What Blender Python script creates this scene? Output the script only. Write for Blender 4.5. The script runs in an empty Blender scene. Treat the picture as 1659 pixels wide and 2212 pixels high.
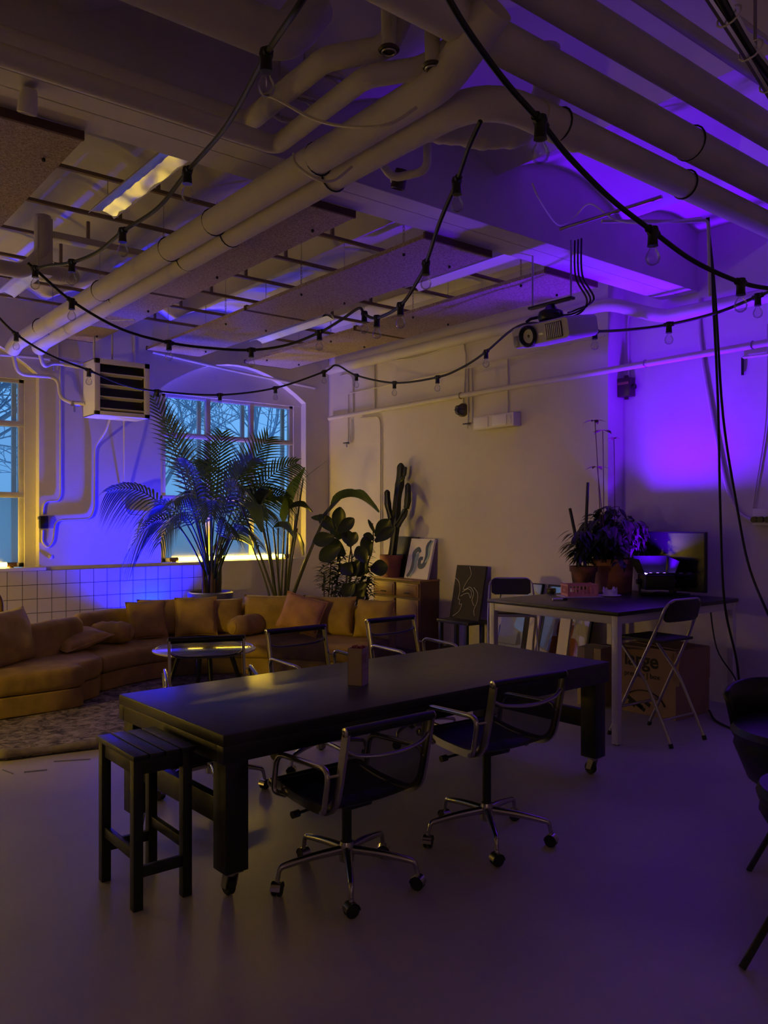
import bpy, bmesh, math, random
from mathutils import Vector as V, Matrix, Euler
random.seed(7)
S = bpy.context.scene
COL = S.collection
PI = math.pi
# ------------------------------------------------------------------ survey of the photograph
FPX, U0, V0, CAMH = 1780.0, 829.5, 1124.0, 1.6
CF, SF = 0.7797, 0.6262          # heading: the room's Y axis lies 38.8 deg left of the view direction
XW, XR, YW = 6.60, 6.84, 9.45    # right wall (far part / near recessed part), left wall with the windows
def pd(u, v, d):
    a = (u-U0)/FPX
    return V((d*(SF+CF*a), d*(CF-SF*a), CAMH+d*(V0-v)/FPX))
def pz(u, v, z):
    return pd(u, v, (z-CAMH)*FPX/(V0-v))
def pY(u, v, Y):
    return pd(u, v, Y/(CF-SF*(u-U0)/FPX))
def pX(u, v, X):
    return pd(u, v, X/(SF+CF*(u-U0)/FPX))
# ------------------------------------------------------------------ materials
def mat(name, col, rough=0.6, metal=0.0, nscale=0, namt=0.15, bump=0.0, bscale=None, coat=0, spec=0.5, col2=None, trans=0.0, sheen=0, tl=0):
    m = bpy.data.materials.new(name); m.use_nodes = True
    nt = m.node_tree; N = nt.nodes; L = nt.links
    p = N['Principled BSDF']
    p.inputs['Base Color'].default_value = (*col, 1)
    p.inputs['Roughness'].default_value = rough
    p.inputs['Metallic'].default_value = metal
    p.inputs['Specular IOR Level'].default_value = spec
    p.inputs['Coat Weight'].default_value = coat
    if sheen: p.inputs['Sheen Weight'].default_value = sheen
    if trans:
        t = N.new('ShaderNodeBsdfTransparent'); mx = N.new('ShaderNodeMixShader')
        mx.inputs[0].default_value = trans
        L.new(p.outputs[0], mx.inputs[1]); L.new(t.outputs[0], mx.inputs[2])
        L.new(mx.outputs[0], N['Material Output'].inputs[0])
    if tl:
        t = N.new('ShaderNodeBsdfTranslucent'); t.inputs[0].default_value = (col[0]*2.2, col[1]*2.2, col[2]*1.5, 1)
        mx = N.new('ShaderNodeMixShader'); mx.inputs[0].default_value = tl
        L.new(p.outputs[0], mx.inputs[1]); L.new(t.outputs[0], mx.inputs[2]); L.new(mx.outputs[0], N['Material Output'].inputs[0])
    if nscale or bump:
        tc = N.new('ShaderNodeTexCoord')
    if nscale:
        n = N.new('ShaderNodeTexNoise'); n.inputs['Scale'].default_value = nscale
        n.inputs['Detail'].default_value = 6
        L.new(tc.outputs['Object'], n.inputs['Vector'])
        r = N.new('ShaderNodeValToRGB')
        c2 = col2 or tuple(max(0, c*(1-namt*2)) for c in col)
        r.color_ramp.elements[0].color = (*c2, 1); r.color_ramp.elements[1].color = (*col, 1)
        r.color_ramp.elements[0].position = .35; r.color_ramp.elements[1].position = .65
        L.new(n.outputs['Fac'], r.inputs[0]); L.new(r.outputs[0], p.inputs['Base Color'])
    if bump:
        n2 = N.new('ShaderNodeTexNoise'); n2.inputs['Scale'].default_value = bscale or 40
        n2.inputs['Detail'].default_value = 5
        L.new(tc.outputs['Object'], n2.inputs['Vector'])
        b = N.new('ShaderNodeBump'); b.inputs['Strength'].default_value = bump; b.inputs['Distance'].default_value = .02
        L.new(n2.outputs['Fac'], b.inputs['Height']); L.new(b.outputs[0], p.inputs['Normal'])
    return m
def emis(name, col, s):
    m = bpy.data.materials.new(name); m.use_nodes = True
    N = m.node_tree.nodes; N.remove(N['Principled BSDF'])
    e = N.new('ShaderNodeEmission'); e.inputs[0].default_value = (*col, 1); e.inputs[1].default_value = s
    m.node_tree.links.new(e.outputs[0], N['Material Output'].inputs[0]); return m
def glassy(name, tint, gloss=.08, rough=0.0, diff=0.0, dcol=(.5, .6, .7)):
    m = bpy.data.materials.new(name); m.use_nodes = True
    nt = m.node_tree; N = nt.nodes; L = nt.links; N.remove(N['Principled BSDF'])
    t = N.new('ShaderNodeBsdfTransparent'); t.inputs[0].default_value = (*tint, 1)
    g = N.new('ShaderNodeBsdfGlossy'); g.inputs['Roughness'].default_value = rough
    lw = N.new('ShaderNodeLayerWeight'); lw.inputs[0].default_value = .25
    mm = N.new('ShaderNodeMath'); mm.operation = 'MULTIPLY_ADD'; mm.inputs[1].default_value = .6; mm.inputs[2].default_value = gloss
    L.new(lw.outputs['Fresnel'], mm.inputs[0])
    mx = N.new('ShaderNodeMixShader'); L.new(mm.outputs[0], mx.inputs[0])
    last = t
    if diff:
        d = N.new('ShaderNodeBsdfTranslucent'); d.inputs[0].default_value = (*dcol, 1)
        m2 = N.new('ShaderNodeMixShader'); m2.inputs[0].default_value = diff
        L.new(t.outputs[0], m2.inputs[1]); L.new(d.outputs[0], m2.inputs[2]); last = m2
    L.new(last.outputs[0], mx.inputs[1]); L.new(g.outputs[0], mx.inputs[2])
    L.new(mx.outputs[0], N['Material Output'].inputs[0]); return m
M = {}
M['wall'] = mat('wall_paint', (.66, .62, .585), .75, nscale=1.1, namt=.05, bump=.12, bscale=9)
M['ceil'] = mat('ceiling_paint', (.74, .70, .64), .8, nscale=1.6, namt=.08, bump=.15, bscale=6)
M['floor'] = mat('floor_paint', (.50, .46, .45), .42, nscale=.9, namt=.10, bump=.05, bscale=3)
M['beam'] = mat('beam_paint', (.62, .575, .56), .75, nscale=2, namt=.06)
M['pipe'] = mat('pipe_paint', (.62, .585, .52), .6, nscale=3, namt=.06, bump=.08, bscale=14)
M['lag'] = mat('lagging_cloth', (.60, .56, .53), .8, bump=.3, bscale=14)
M['white'] = mat('white_paint', (.70, .67, .64), .5)
M['whitemetal'] = mat('white_metal', (.62, .60, .60), .4)
M['frame'] = mat('window_paint', (.55, .53, .48), .55, nscale=6, namt=.08)
M['black'] = mat('black_paint', (.012, .012, .013), .45)
M['blackwood'] = mat('black_stained_wood', (.014, .013, .012), .38, nscale=3, namt=.2, bump=.12, bscale=20)
M['tabletop'] = mat('worn_black_top', (.03, .028, .028), .37, nscale=5, namt=.25, spec=.5, bump=.06, bscale=8)
M['plastic'] = mat('black_plastic', (.01, .01, .011), .4)
M['rubber'] = mat('cable_rubber', (.008, .009, .008), .6)
M['chrome'] = mat('polished_aluminium', (.46, .44, .43), .2, 1.0)
M['steel'] = mat('dull_steel', (.45, .43, .42), .35, 1.0)
M['mesh'] = mat('black_net_weave', (.008, .008, .012), .7, trans=.24)
M['velvet'] = mat('mustard_velvet', (.46, .315, .045), .85, nscale=5, namt=.18, bump=.55, bscale=6)
M['velvet2'] = mat('mustard_velvet_pillow', (.50, .335, .06), .85, nscale=7, namt=.15, bump=.45, bscale=10)
M['velvet3'] = mat('orange_velvet_pillow', (.50, .27, .10), .85, nscale=7, namt=.15, bump=.2, bscale=10)
M['leaf'] = mat('palm_green', (.05, .085, .025), .55, nscale=8, namt=.2, tl=.16, spec=.25)
M['leaf2'] = mat('glossy_leaf_green', (.07, .11, .03), .35, nscale=6, namt=.2, tl=.35)
M['leaf3'] = mat('dark_leaf_green', (.028, .042, .02), .36, nscale=6, namt=.2, tl=.15)
M['stem'] = mat('green_stem', (.09, .10, .035), .5)
M['trunk'] = mat('brown_stem', (.10, .06, .03), .8, nscale=10)
M['cactus'] = mat('cactus_skin', (.028, .035, .02), .6, nscale=12)
M['terra'] = mat('terracotta', (.42, .17, .085), .75, nscale=8, namt=.12)
M['terra2'] = mat('old_terracotta', (.25, .10, .05), .75, nscale=9, namt=.45)
M['soil'] = mat('potting_soil', (.02, .014, .01), .95, bump=.4, bscale=60)
M['greypot'] = mat('grey_glazed_pot', (.10, .10, .11), .5)
M['oak'] = mat('oak_veneer', (.36, .20, .08), .5, nscale=4, namt=.18)
M['oakdark'] = mat('dark_oak_edge', (.12, .06, .025), .55)
M['card'] = mat('cardboard', (.34, .215, .12), .8, nscale=5, namt=.06)
M['cardlight'] = mat('light_carton', (.42, .32, .22), .75)
M['ink'] = mat('black_print_ink', (.012, .01, .01), .7)
M['canvas'] = mat('white_canvas', (.72, .68, .70), .7)
M['blueink'] = mat('navy_art_paint', (.02, .04, .13), .6)
M['lightblue'] = mat('pale_blue_art_paint', (.22, .32, .42), .6)
M['darkcanvas'] = mat('black_canvas', (.022, .017, .016), .75)
M['lineart'] = mat('white_art_line', (.62, .60, .56), .7)
M['pink'] = mat('pink_plastic', (.75, .33, .27), .45)
M['paper'] = mat('white_paper', (.75, .73, .75), .6)
M['screen'] = mat('dark_screen', (.006, .006, .008), .14, spec=.5)
M['tube_off'] = mat('lamp_tube_off', (.8, .78, .75), .3)
M['reflector'] = mat('blue_lit_foil', (.58, .62, .85), .35, .8)  # blue tint stands in for the blue beam reflected in the foil
M['bulb'] = glassy('clear_bulb_glass', (.93, .93, .92), .06)
M['glass'] = glassy('window_glass', (.95, .985, 1), .01)
M['haze'] = glassy('misted_glass', (.86, .92, .97), .02, diff=.22, dcol=(.55, .62, .68))
M['frost'] = glassy('wired_frosted_glass', (.6, .68, .75), .03, .3, diff=.72, dcol=(.50, .50, .48))
M['picglass'] = glassy('picture_glass', (.95, .95, .95), .09)
M['bark'] = mat('hazy_bark', (.24, .31, .40), .9)  # bark lightened towards sky blue to stand in for dusk haze
M['bakelite'] = mat('brown_bakelite', (.05, .032, .025), .4)
M['tape'] = mat('grey_tape', (.14, .14, .15), .6)
M['foam'] = mat('wrap_tape', (.16, .13, .10), .7)
M['orange'] = mat('orange_print', (.42, .13, .03), .6)
M['rustwood'] = mat('panel_edge', (.10, .055, .035), .9)
M['rattan'] = mat('brown_rattan', (.12, .06, .025), .6)
# wood wool: coarse fibre speckle
def woodwool():
    m = mat('wood_wool', (.47, .31, .19), .95)
    nt = m.node_tree; N = nt.nodes; L = nt.links; p = N['Principled BSDF']
    tc = N.new('ShaderNodeTexCoord')
    n = N.new('ShaderNodeTexNoise'); n.inputs['Scale'].default_value = 75; n.inputs['Detail'].default_value = 3; n.inputs['Distortion'].default_value = 1.5
    L.new(tc.outputs['Object'], n.inputs['Vector'])
    r = N.new('ShaderNodeValToRGB')
    r.color_ramp.elements[0].position = .36; r.color_ramp.elements[0].color = (.19, .135, .11, 1)
    r.color_ramp.elements[1].position = .62; r.color_ramp.elements[1].color = (.46, .36, .31, 1)
    L.new(n.outputs['Fac'], r.inputs[0]); L.new(r.outputs[0], p.inputs['Base Color'])
    b = N.new('ShaderNodeBump'); b.inputs['Strength'].default_value = .6; b.inputs['Distance'].default_value = .01
    L.new(n.outputs['Fac'], b.inputs['Height']); L.new(b.outputs[0], p.inputs['Normal'])
    return m
M['wool'] = woodwool()
def tilemat():
    m = mat('wall_tiles', (.62, .58, .56), .35)
    nt = m.node_tree; N = nt.nodes; L = nt.links; p = N['Principled BSDF']
    g = N.new('ShaderNodeNewGeometry'); sp = N.new('ShaderNodeSeparateXYZ'); cb = N.new('ShaderNodeCombineXYZ')
    L.new(g.outputs['Position'], sp.inputs[0])
    ax = N.new('ShaderNodeMath'); ax.operation = 'ADD'; ax.inputs[1].default_value = -.061+.155*40
    az = N.new('ShaderNodeMath'); az.operation = 'ADD'; az.inputs[1].default_value = -.893+.155*10
    L.new(sp.outputs[0], ax.inputs[0]); L.new(sp.outputs[2], az.inputs[0])
    L.new(ax.outputs[0], cb.inputs[0]); L.new(az.outputs[0], cb.inputs[1])
    br = N.new('ShaderNodeTexBrick'); br.offset = 0; br.squash = 1
    br.inputs['Scale'].default_value = 1; br.inputs['Brick Width'].default_value = .155; br.inputs['Row Height'].default_value = .155
    br.inputs['Mortar Size'].default_value = .0032; br.inputs['Mortar Smooth'].default_value = .1
    br.inputs['Color1'].default_value = (.52, .49, .475, 1); br.inputs['Color2'].default_value = (.57, .535, .52, 1); br.inputs['Mortar'].default_value = (.03, .028, .03, 1)
    L.new(cb.outputs[0], br.inputs['Vector']); L.new(br.outputs['Color'], p.inputs['Base Color'])
    return m
M['tile'] = tilemat()
def rugmat():
    m = mat('faded_rug', (.3, .26, .22), .95)
    nt = m.node_tree; N = nt.nodes; L = nt.links; p = N['Principled BSDF']
    tc = N.new('ShaderNodeTexCoord')
    n = N.new('ShaderNodeTexNoise'); n.inputs['Scale'].default_value = 11; n.inputs['Detail'].default_value = 9; n.inputs['Roughness'].default_value = .75
    n.inputs['Distortion'].default_value = .8
    L.new(tc.outputs['Object'], n.inputs['Vector'])
    r = N.new('ShaderNodeValToRGB')
    r.color_ramp.elements[0].position = .42; r.color_ramp.elements[0].color = (.05, .04, .045, 1)
    r.color_ramp.elements[1].position = .58; r.color_ramp.elements[1].color = (.36, .30, .25, 1)
    L.new(n.outputs['Fac'], r.inputs[0]); L.new(r.outputs[0], p.inputs['Base Color'])
    return m
M['rug'] = rugmat()
M['rugback'] = mat('rug_backing', (.26, .22, .17), .95, nscale=20)
# ------------------------------------------------------------------ mesh builder
def frame_of(t):
    t = t.normalized()
    up = V((0, 0, 1)) if abs(t.z) < .95 else V((1, 0, 0))
    a = t.cross(up).normalized(); return a, t.cross(a).normalized()
def cr(pts, n=6, closed=False):
    pts = [V(p) for p in pts]; out = []
    k = len(pts)
    for i in range(k if closed else k-1):
        g = (lambda j: pts[j % k]) if closed else (lambda j: pts[min(max(j, 0), k-1)])
        a, b, c, d = g(i-1), g(i), g(i+1), g(i+2)
        for j in range(n):
            t = j/n
            out.append(.5*((2*b)+(c-a)*t+(2*a-5*b+4*c-d)*t*t+(3*b-a-3*c+d)*t**3))
    if not closed: out.append(pts[-1])
    return out
class B:
    def __init__(self): self.bm = bmesh.new(); self.T = Matrix()
    def v(self, p): return self.bm.verts.new(self.T @ V(p))
    def f(self, vs):
        try: return self.bm.faces.new(vs)
        except ValueError: return None
    def poly(self, pts): self.f([self.v(p) for p in pts]); return self
    def box(self, a, b, bev=0, seg=2):
        x0, y0, z0 = a; x1, y1, z1 = b
        return self.obox(((x0+x1)/2, (y0+y1)/2, (z0+z1)/2), (abs(x1-x0), abs(y1-y0), abs(z1-z0)), None, bev, seg)
    def obox(self, c, s, R=None, bev=0, seg=2):
        if R is None: R = Matrix.Identity(3)
        elif not isinstance(R, Matrix): R = Euler(R).to_matrix()
        h = V(s)/2; c = V(c)
        vs = [self.v(c+R@V((h.x*i, h.y*j, h.z*k))) for k in (-1, 1) for j in (-1, 1) for i in (-1, 1)]
        fs = [self.f([vs[q] for q in idx]) for idx in ((0, 2, 3, 1), (4, 5, 7, 6), (0, 1, 5, 4), (2, 6, 7, 3), (0, 4, 6, 2), (1, 3, 7, 5))]
        if bev:
            es = list({e for f in fs for e in f.edges})
            bmesh.ops.bevel(self.bm, geom=es, offset=bev, segments=seg, affect='EDGES', profile=.5)
        return self
    def loft(self, rings, caps=True, closed=False):
        rr = [[self.v(p) for p in r] for r in rings]; n = len(rr[0])
        for i in range(len(rr)-(0 if closed else 1)):
            A, Bq = rr[i], rr[(i+1) % len(rr)]
            for j in range(n): self.f([A[j], A[(j+1) % n], Bq[(j+1) % n], Bq[j]])
        if caps and not closed: self.f(rr[0][::-1]); self.f(rr[-1])
        return self
    def sheet(self, rows):
        rr = [[self.v(p) for p in r] for r in rows]
        for i in range(len(rr)-1):
            for j in range(len(rr[0])-1): self.f([rr[i][j], rr[i][j+1], rr[i+1][j+1], rr[i+1][j]])
        return self
    def tube(self, pts, r, n=8, closed=False, sq=1.0, caps=True):
        pts = [V(p) for p in pts]; k = len(pts); rings = []
        pa = None
        for i, p in enumerate(pts):
            if closed: t = pts[(i+1) % k]-pts[i-1]
            else: t = pts[min(i+1, k-1)]-pts[max(i-1, 0)]
            if t.length < 1e-9: t = V((0, 0, 1))
            t.normalize()
            if pa is None: a, b = frame_of(t)
            else:
                a = pa-t*pa.dot(t)
                a = a.normalized() if a.length > 1e-6 else frame_of(t)[0]
                b = t.cross(a)
            pa = a
            q = r[i] if isinstance(r, (list, tuple)) else r
            rings.append([p+a*math.cos(2*PI*j/n)*q+b*math.sin(2*PI*j/n)*q*sq for j in range(n)])
        return self.loft(rings, caps, closed)
    def cyl(self, a, b, r0, r1=None, n=16): return self.tube([a, b], [r0, r0 if r1 is None else r1], n)
    def lathe(self, prof, c=(0, 0, 0), n=24, R=None):
        c = V(c); R = R or Matrix.Identity(3); rings = []
        for r, z in prof: rings.append([c+R@V((max(r, 1e-4)*math.cos(2*PI*j/n), max(r, 1e-4)*math.sin(2*PI*j/n), z)) for j in range(n)])
        return self.loft(rings)
    def ball(self, c, r, n=12, s=(1, 1, 1)):
        c = V(c); rings = []
        for i in range(1, n//2*2):
            th = PI*i/(n//2*2)
            rings.append([c+V((s[0]*r*math.sin(th)*math.cos(2*PI*j/n), s[1]*r*math.sin(th)*math.sin(2*PI*j/n), -s[2]*r*math.cos(th))) for j in range(n)])
        return self.loft(rings)
    def prism(self, pts, off):
        off = V(off); a = [V(p) for p in pts]
        return self.loft([a, [p+off for p in a]])
    def build(self, name, m, parent=None, smooth=40, sub=0, keep=False):
        bmesh.ops.recalc_face_normals(self.bm, faces=self.bm.faces)
        me = bpy.data.meshes.new(name)
        loc = V((0, 0, 0))
        if parent is None and not keep and len(self.bm.verts):
            xs = [v.co for v in self.bm.verts]
            loc = V(((min(p.x for p in xs)+max(p.x for p in xs))/2, (min(p.y for p in xs)+max(p.y for p in xs))/2, min(p.z for p in xs)))
            bmesh.ops.translate(self.bm, verts=self.bm.verts, vec=-loc)
        self.bm.to_mesh(me); self.bm.free()
        me.materials.append(m if not isinstance(m, str) else M[m])
        if smooth:
            me.shade_smooth()
            try: me.set_sharp_from_angle(angle=math.radians(smooth))
            except Exception: pass
        o = bpy.data.objects.new(name, me); COL.objects.link(o); o.location = loc
        if parent is not None: o.parent = parent
        if sub:
            md = o.modifiers.new('sub', 'SUBSURF'); md.levels = sub; md.render_levels = sub
        return o
def tag(o, label, cat, group=None, kind=None):
    o['label'] = label; o['category'] = cat
    if group: o['group'] = group
    if kind: o['kind'] = kind
    return o
def thing(name, label, cat, loc=(0, 0, 0), rz=0, group=None):
    o = bpy.data.objects.new(name, None); COL.objects.link(o)
    o.location = loc; o.rotation_euler = (0, 0, rz); o.empty_display_size = .1
    return tag(o, label, cat, group)
def struct(o): o['kind'] = 'structure'; return o
def copy_tree(o, parent=None):
    c = o.copy(); COL.objects.link(c)
    if parent is not None: c.parent = parent
    for ch in [q for q in o.children]: copy_tree(ch, c)
    return c
def dup(o, loc, rz, label, group=None):
    c = copy_tree(o); c.location = loc; c.rotation_euler = (0, 0, rz); c['label'] = label
    if group: c['group'] = group
    return c
def rrect(w, h, r, n=4):           # rounded rectangle outline, centred
    out = []
    for cx, cy, a0 in ((w/2-r, h/2-r, 0), (-w/2+r, h/2-r, PI/2), (-w/2+r, -h/2+r, PI), (w/2-r, -h/2+r, 1.5*PI)):
        for i in range(n+1):
            a = a0+PI/2*i/n; out.append((cx+r*math.cos(a), cy+r*math.sin(a)))
    return out
# ================================================================== THE ROOM
X0, Y0, ZC = -3.0, -3.2, 4.35
struct(B().box((X0-.2, Y0-.2, -.2), (XR+.3, YW+.4, 0)).build('floor', 'floor', keep=True, smooth=0))
# left wall (Y = YW): two arched window niches
NICHE = [(-2.5, -.55, 1.06), (0.85, 2.72, 1.06), (4.13, 6.22, 1.07)]       # x0, x1, sill height
ARCH_S, ARCH_A, WT = 3.20, 3.60, .38                   # spring, apex, wall thickness
def arch_pts(x0, x1, n=14):
    out = []
    for i in range(n+1):
        t = i/n; out.append((x0+(x1-x0)*t, ARCH_S+(ARCH_A-ARCH_S)*(1-(2*t-1)**2)))
    return out
b = B(); xs = X0-.2
for x0, x1, zs in NICHE:
    b.box((xs, YW, 0), (x0, YW+WT, ZC+.3)); xs = x1
    b.box((x0, YW, 0), (x1, YW+WT, zs))
    ap = arch_pts(x0, x1)
    for (xa, za), (xb, zb) in zip(ap, ap[1:]):
        b.prism([(xa, YW, za), (xb, YW, zb), (xb, YW, ZC+.3), (xa, YW, ZC+.3)], (0, WT, 0))
b.box((xs, YW, 0), (XR+.3, YW+WT, ZC+.3))
struct(b.build('wall_left', 'wall', keep=True, smooth=0))
b = B()
b.box((XW, 4.80, 0), (XR+.3, YW, ZC+.3)); b.box((XR, Y0-.2, 0), (XR+.3, 4.80, ZC+.3))
struct(b.build('wall_right', 'wall', keep=True, smooth=0))
struct(B().box((X0-.2, Y0-.2, 0), (XR, Y0, ZC+.3)).build('wall_rear', 'wall', keep=True, smooth=0))
struct(B().box((X0-.2, Y0, 0), (X0, YW, ZC+.3)).build('wall_side', 'wall', keep=True, smooth=0))
# vaulted ceiling: shallow barrel vaults running away from the main beam
rows = []
PER = 1.47
nx = 150
for j in (Y0-.2, 2.0, 5.0, YW+.4):
    r = []
    for i in range(nx+1):
        x = X0-.2+(XR+.5-X0)*i/nx
        t = ((x+.17)/PER) % 1.0
        r.append((x, j, 4.02+.24*(1-(2*t-1)**2)))
    rows.append(r)
b = B(); b.sheet(rows)
b.sheet([[(X0-.2, y, ZC+.3) for y in (Y0-.2, YW+.4)], [(XR+.3, y, ZC+.3) for y in (Y0-.2, YW+.4)]])
struct(b.build('ceiling', 'ceil', keep=True, smooth=50))
# main beam across the room, with a seam along its soffit
b = B(); b.box((X0, 4.02, 3.655), (XR, 4.35, 4.5)); 
struct(b.build('trim_1', 'beam', keep=True, smooth=0))
b = B(); b.box((X0, 4.00, 3.65), (XR, 4.155, 3.665), .003); b.box((X0, 4.160, 3.65), (XR, 4.37, 3.665), .003)
struct(b.build('trim_2', 'beam', keep=True, smooth=0))
b = B(); b.box((X0, .75, 3.85), (XR, 1.1, 4.5))
struct(b.build('trim_3', 'beam', keep=True, smooth=0))
# tiled wainscot
b = B(); b.box((X0, YW-.014, 0), (4.70, YW, 1.048))
struct(b.build('trim_4', 'tile', keep=True, smooth=0))
# sills
b = B(); b.box((.80, YW-.05, 1.05), (2.78, YW+.05, 1.085), .004); struct(b.build('trim_5', 'white', keep=True))
b = B(); b.box((4.13, YW+.0, 1.07), (6.22, YW+.14, 1.085), .003); struct(b.build('trim_6', 'white', keep=True))
# windows
def window(n, x0, x1, z0, z1, mull, transoms, y=YW+.14):
    fr = B(); t = .055
    fr.box((x0, y, z0), (x0+t, y+.07, z1), .004); fr.box((x1-t, y, z0), (x1, y+.07, z1), .004)
    fr.box((x0, y, z0), (x1, y+.07, z0+.05), .004); fr.box((x0, y, z1-.05), (x1, y+.07, z1), .004)
    for m in mull: fr.box((m-.03, y-.005, z0), (m+.03, y+.06, z1), .004)
    for z in transoms: fr.box((x0, y-.008, z-.03), (x1, y+.06, z+.03), .004)
    # outer casement, a second frame further out
    for m in [x0+.06, x1-.06]+[q-.045 for q in mull]: fr.box((m-.025, y+.16, z0), (m+.025, y+.2, z1), .003)
    for z in transoms: fr.box((x0, y+.16, z-.02), (x1, y+.2, z+.02), .003)
    w = fr.build('window_%d' % n, 'frame', keep=True); struct(w)
    hd = B(); ap = arch_pts(*[q for q in NICHE if abs((q[0]+q[1])/2-(x0+x1)/2) < .6][0][:2])
    for (xa, za), (xb, zb) in zip(ap, ap[1:]): hd.prism([(xa, y-.03, z1-.01), (xb, y-.03, z1-.01), (xb, y-.03, zb+.02), (xa, y-.03, za+.02)], (0, .12, 0))
    for s, xa, xb in ((0, NICHE[n % 3][0]-.01, x0), (1, x1, NICHE[n % 3][1]+.01)):
        hd.box((xa, y-.02, z0-.02), (xb, y+.09, ARCH_S+.06))
    hd.build('window_head_panel', 'wall', w)
    xs = [x0+t]+[m for m in mull]+[x1-t]; zs = [z0+.05]+list(transoms)+[z1-.05]
    for i in range(len(xs)-1):
        for j in range(len(zs)-1):
            a = B(); a.poly([(xs[i]+.0, y+.022, zs[j]+.0), (xs[i+1]-.0, y+.022, zs[j]+.0), (xs[i+1]-.0, y+.022, zs[j+1]-.0), (xs[i]+.0, y+.022, zs[j+1]-.0)])
            a.build('pane', ('frost', 'haze', 'glass')[min(j, 2)], w, smooth=0)
    return w
window(1, .93, 2.60, 1.085, 3.16, (1.46, 2.02), (1.88, 2.66))
window(3, -2.43, -.62, 1.085, 3.16, (-1.83, -1.22), (1.88, 2.66))
window(2, 4.20, 6.10, 1.085, 3.17, (4.83, 5.46), (1.88, 2.66))
# the dusk outside: bare trees
def tree(name, label, base, h, seed, lean=(0, 0), rad=.13):
    rnd = random.Random(seed); b = B()
    def grow(p, d, l, r, dep):
        q = p; pts = [p]; rs = [r]; dd = d
        k = 4
        for i in range(k):
            dd = (dd+V((rnd.uniform(-.22, .22), rnd.uniform(-.15, .15), rnd.uniform(-.16, .18)))).normalized()
            q = q+dd*l/k; pts.append(q); rs.append(r*(1-.42*(i+1)/k))
            if dep < 6 and i >= 1:
                for _ in range(1 if dep > 2 else 2):
                    nd = (dd+V((rnd.uniform(-1, 1), rnd.uniform(-.7, .7), rnd.uniform(-.5, .75)))).normalized()
                    if rnd.random() < .88: grow(q, nd, l*rnd.uniform(.55, .8), r*(1-.42*(i+1)/k)*.6, dep+1)
        b.tube(pts, [max(q, .0045) for q in rs], 4 if dep > 1 else 8, caps=False)
        if dep < 4: grow(q, dd, l*.7, rs[-1]*.9, dep+1)
    grow(V(base), V((lean[0], lean[1], 1)).normalized(), h, rad, 1)
    return tag(b.build(name, 'bark'), label, 'tree')
tree('bare_tree', 'thick bare trunk leaning outside the left window', (2.15, 12.0, 0), 2.2, 3, (-.12, 0), .17)
tree('bare_tree', 'bare twiggy tree outside the window behind the palm', (5.6, 13.0, 0), 2.3, 11, (.05, 0), .10)
tree('bare_tree', 'thin bare tree seen faintly in the right panes behind the palm', (7.6, 14.0, 0), 2.5, 5, (.1, 0), .09)
# ================================================================== CEILING SERVICES
def pipe(name, pts, r, label, mt='pipe', n=14, bands=0, cat='pipe', curve=0, group=None):
    P = cr(pts, curve) if curve else [V(p) for p in pts]
    b = B(); b.tube(P, r, n)
    o = b.build(name, mt); tag(o, label, cat, group)
    return o
def bend(pts, r=.15, n=5):          # polyline with rounded elbows
    pts = [V(p) for p in pts]; out = [pts[0]]
    for i in range(1, len(pts)-1):
        p, a, c = pts[i], pts[i-1], pts[i+1]
        da, dc = (a-p), (c-p); q = min(r, da.length*.45, dc.length*.45)
        s, e = p+da.normalized()*q, p+dc.normalized()*q
        for k in range(n+1):
            t = k/n; out.append(s*(1-t)**2+p*2*t*(1-t)+e*t*t)
    out.append(pts[-1]); return out
def pipe_with_clips(name, pts, r, label, clips, mt='pipe'):
    t = thing(name, label, 'pipe', pts[0])
    o0 = V(pts[0])
    b = B(); b.tube([V(p)-o0 for p in pts], r, 18); b.build('pipe_run', mt, t)
    for c, d in clips:
        c = V(c)-o0; d = V(d).normalized(); a, e = frame_of(d)
        k = B(); k.tube([c+a*math.cos(2*PI*i/18)*(r+.004)+e*math.sin(2*PI*i/18)*(r+.004) for i in range(18)], .005, 5, closed=True)
        k.build('pipe_clip', 'plastic', t)
    return t
# two big lagged pipes running to the window wall
yc = [8.2, 6.6, 5.3, 4.65, 3.5]
pipe_with_clips('heating_pipe', bend([(2.37, 2.25, 3.62), (2.37, 2.55, 3.45), (2.38, 9.05, 3.44), (2.38, 9.2, 3.40)], .1), .078, 'upper left of the two fat white pipes running to the window wall', [((2.38, y, 3.45), (0, 1, 0)) for y in yc], 'lag')
pipe_with_clips('heating_pipe', bend([(3.2, 2.50, 3.44), (2.58, 2.50, 3.45), (2.56, 3.1, 3.45), (2.56, 8.75, 3.42), (2.56, 8.9, 3.38)], .3, 8), .074, 'lower right of the two fat white pipes running to the window wall', [((2.56, y+.12, 3.445), (0, 1, 0)) for y in yc], 'lag')
pipe_with_clips('heating_pipe', bend([(X0+.02, 3.73, 3.64), (2.10, 3.73, 3.64), (2.08, 3.0, 3.64), (2.24, 2.77, 3.64), (2.26, 2.6, 3.85), (2.26, 2.6, 4.0)], .06), .052, 'upper thin white pipe with elbow along the near side of the beam', [], 'lag')
pipe_with_clips('heating_pipe', bend([(X0+.02, 3.60, 3.5), (2.19, 3.60, 3.5), (2.15, 2.80, 3.5), (2.32, 2.62, 3.52), (2.42, 2.38, 3.62), (2.42, 2.3, 4.0)], .06), .046, 'lower thin white pipe with elbow along the near side of the beam', [], 'lag')
pipe_with_clips('drain_pipe', [(2.9, 2.49, 3.45), (XR-.01, 2.47, 3.40)], .072, 'lowest fat drain pipe crossing the ceiling to the right wall', [((3.05, 2.49, 3.45), (1, 0, 0)), ((4.1, 2.48, 3.435), (1, 0, 0))])
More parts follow.
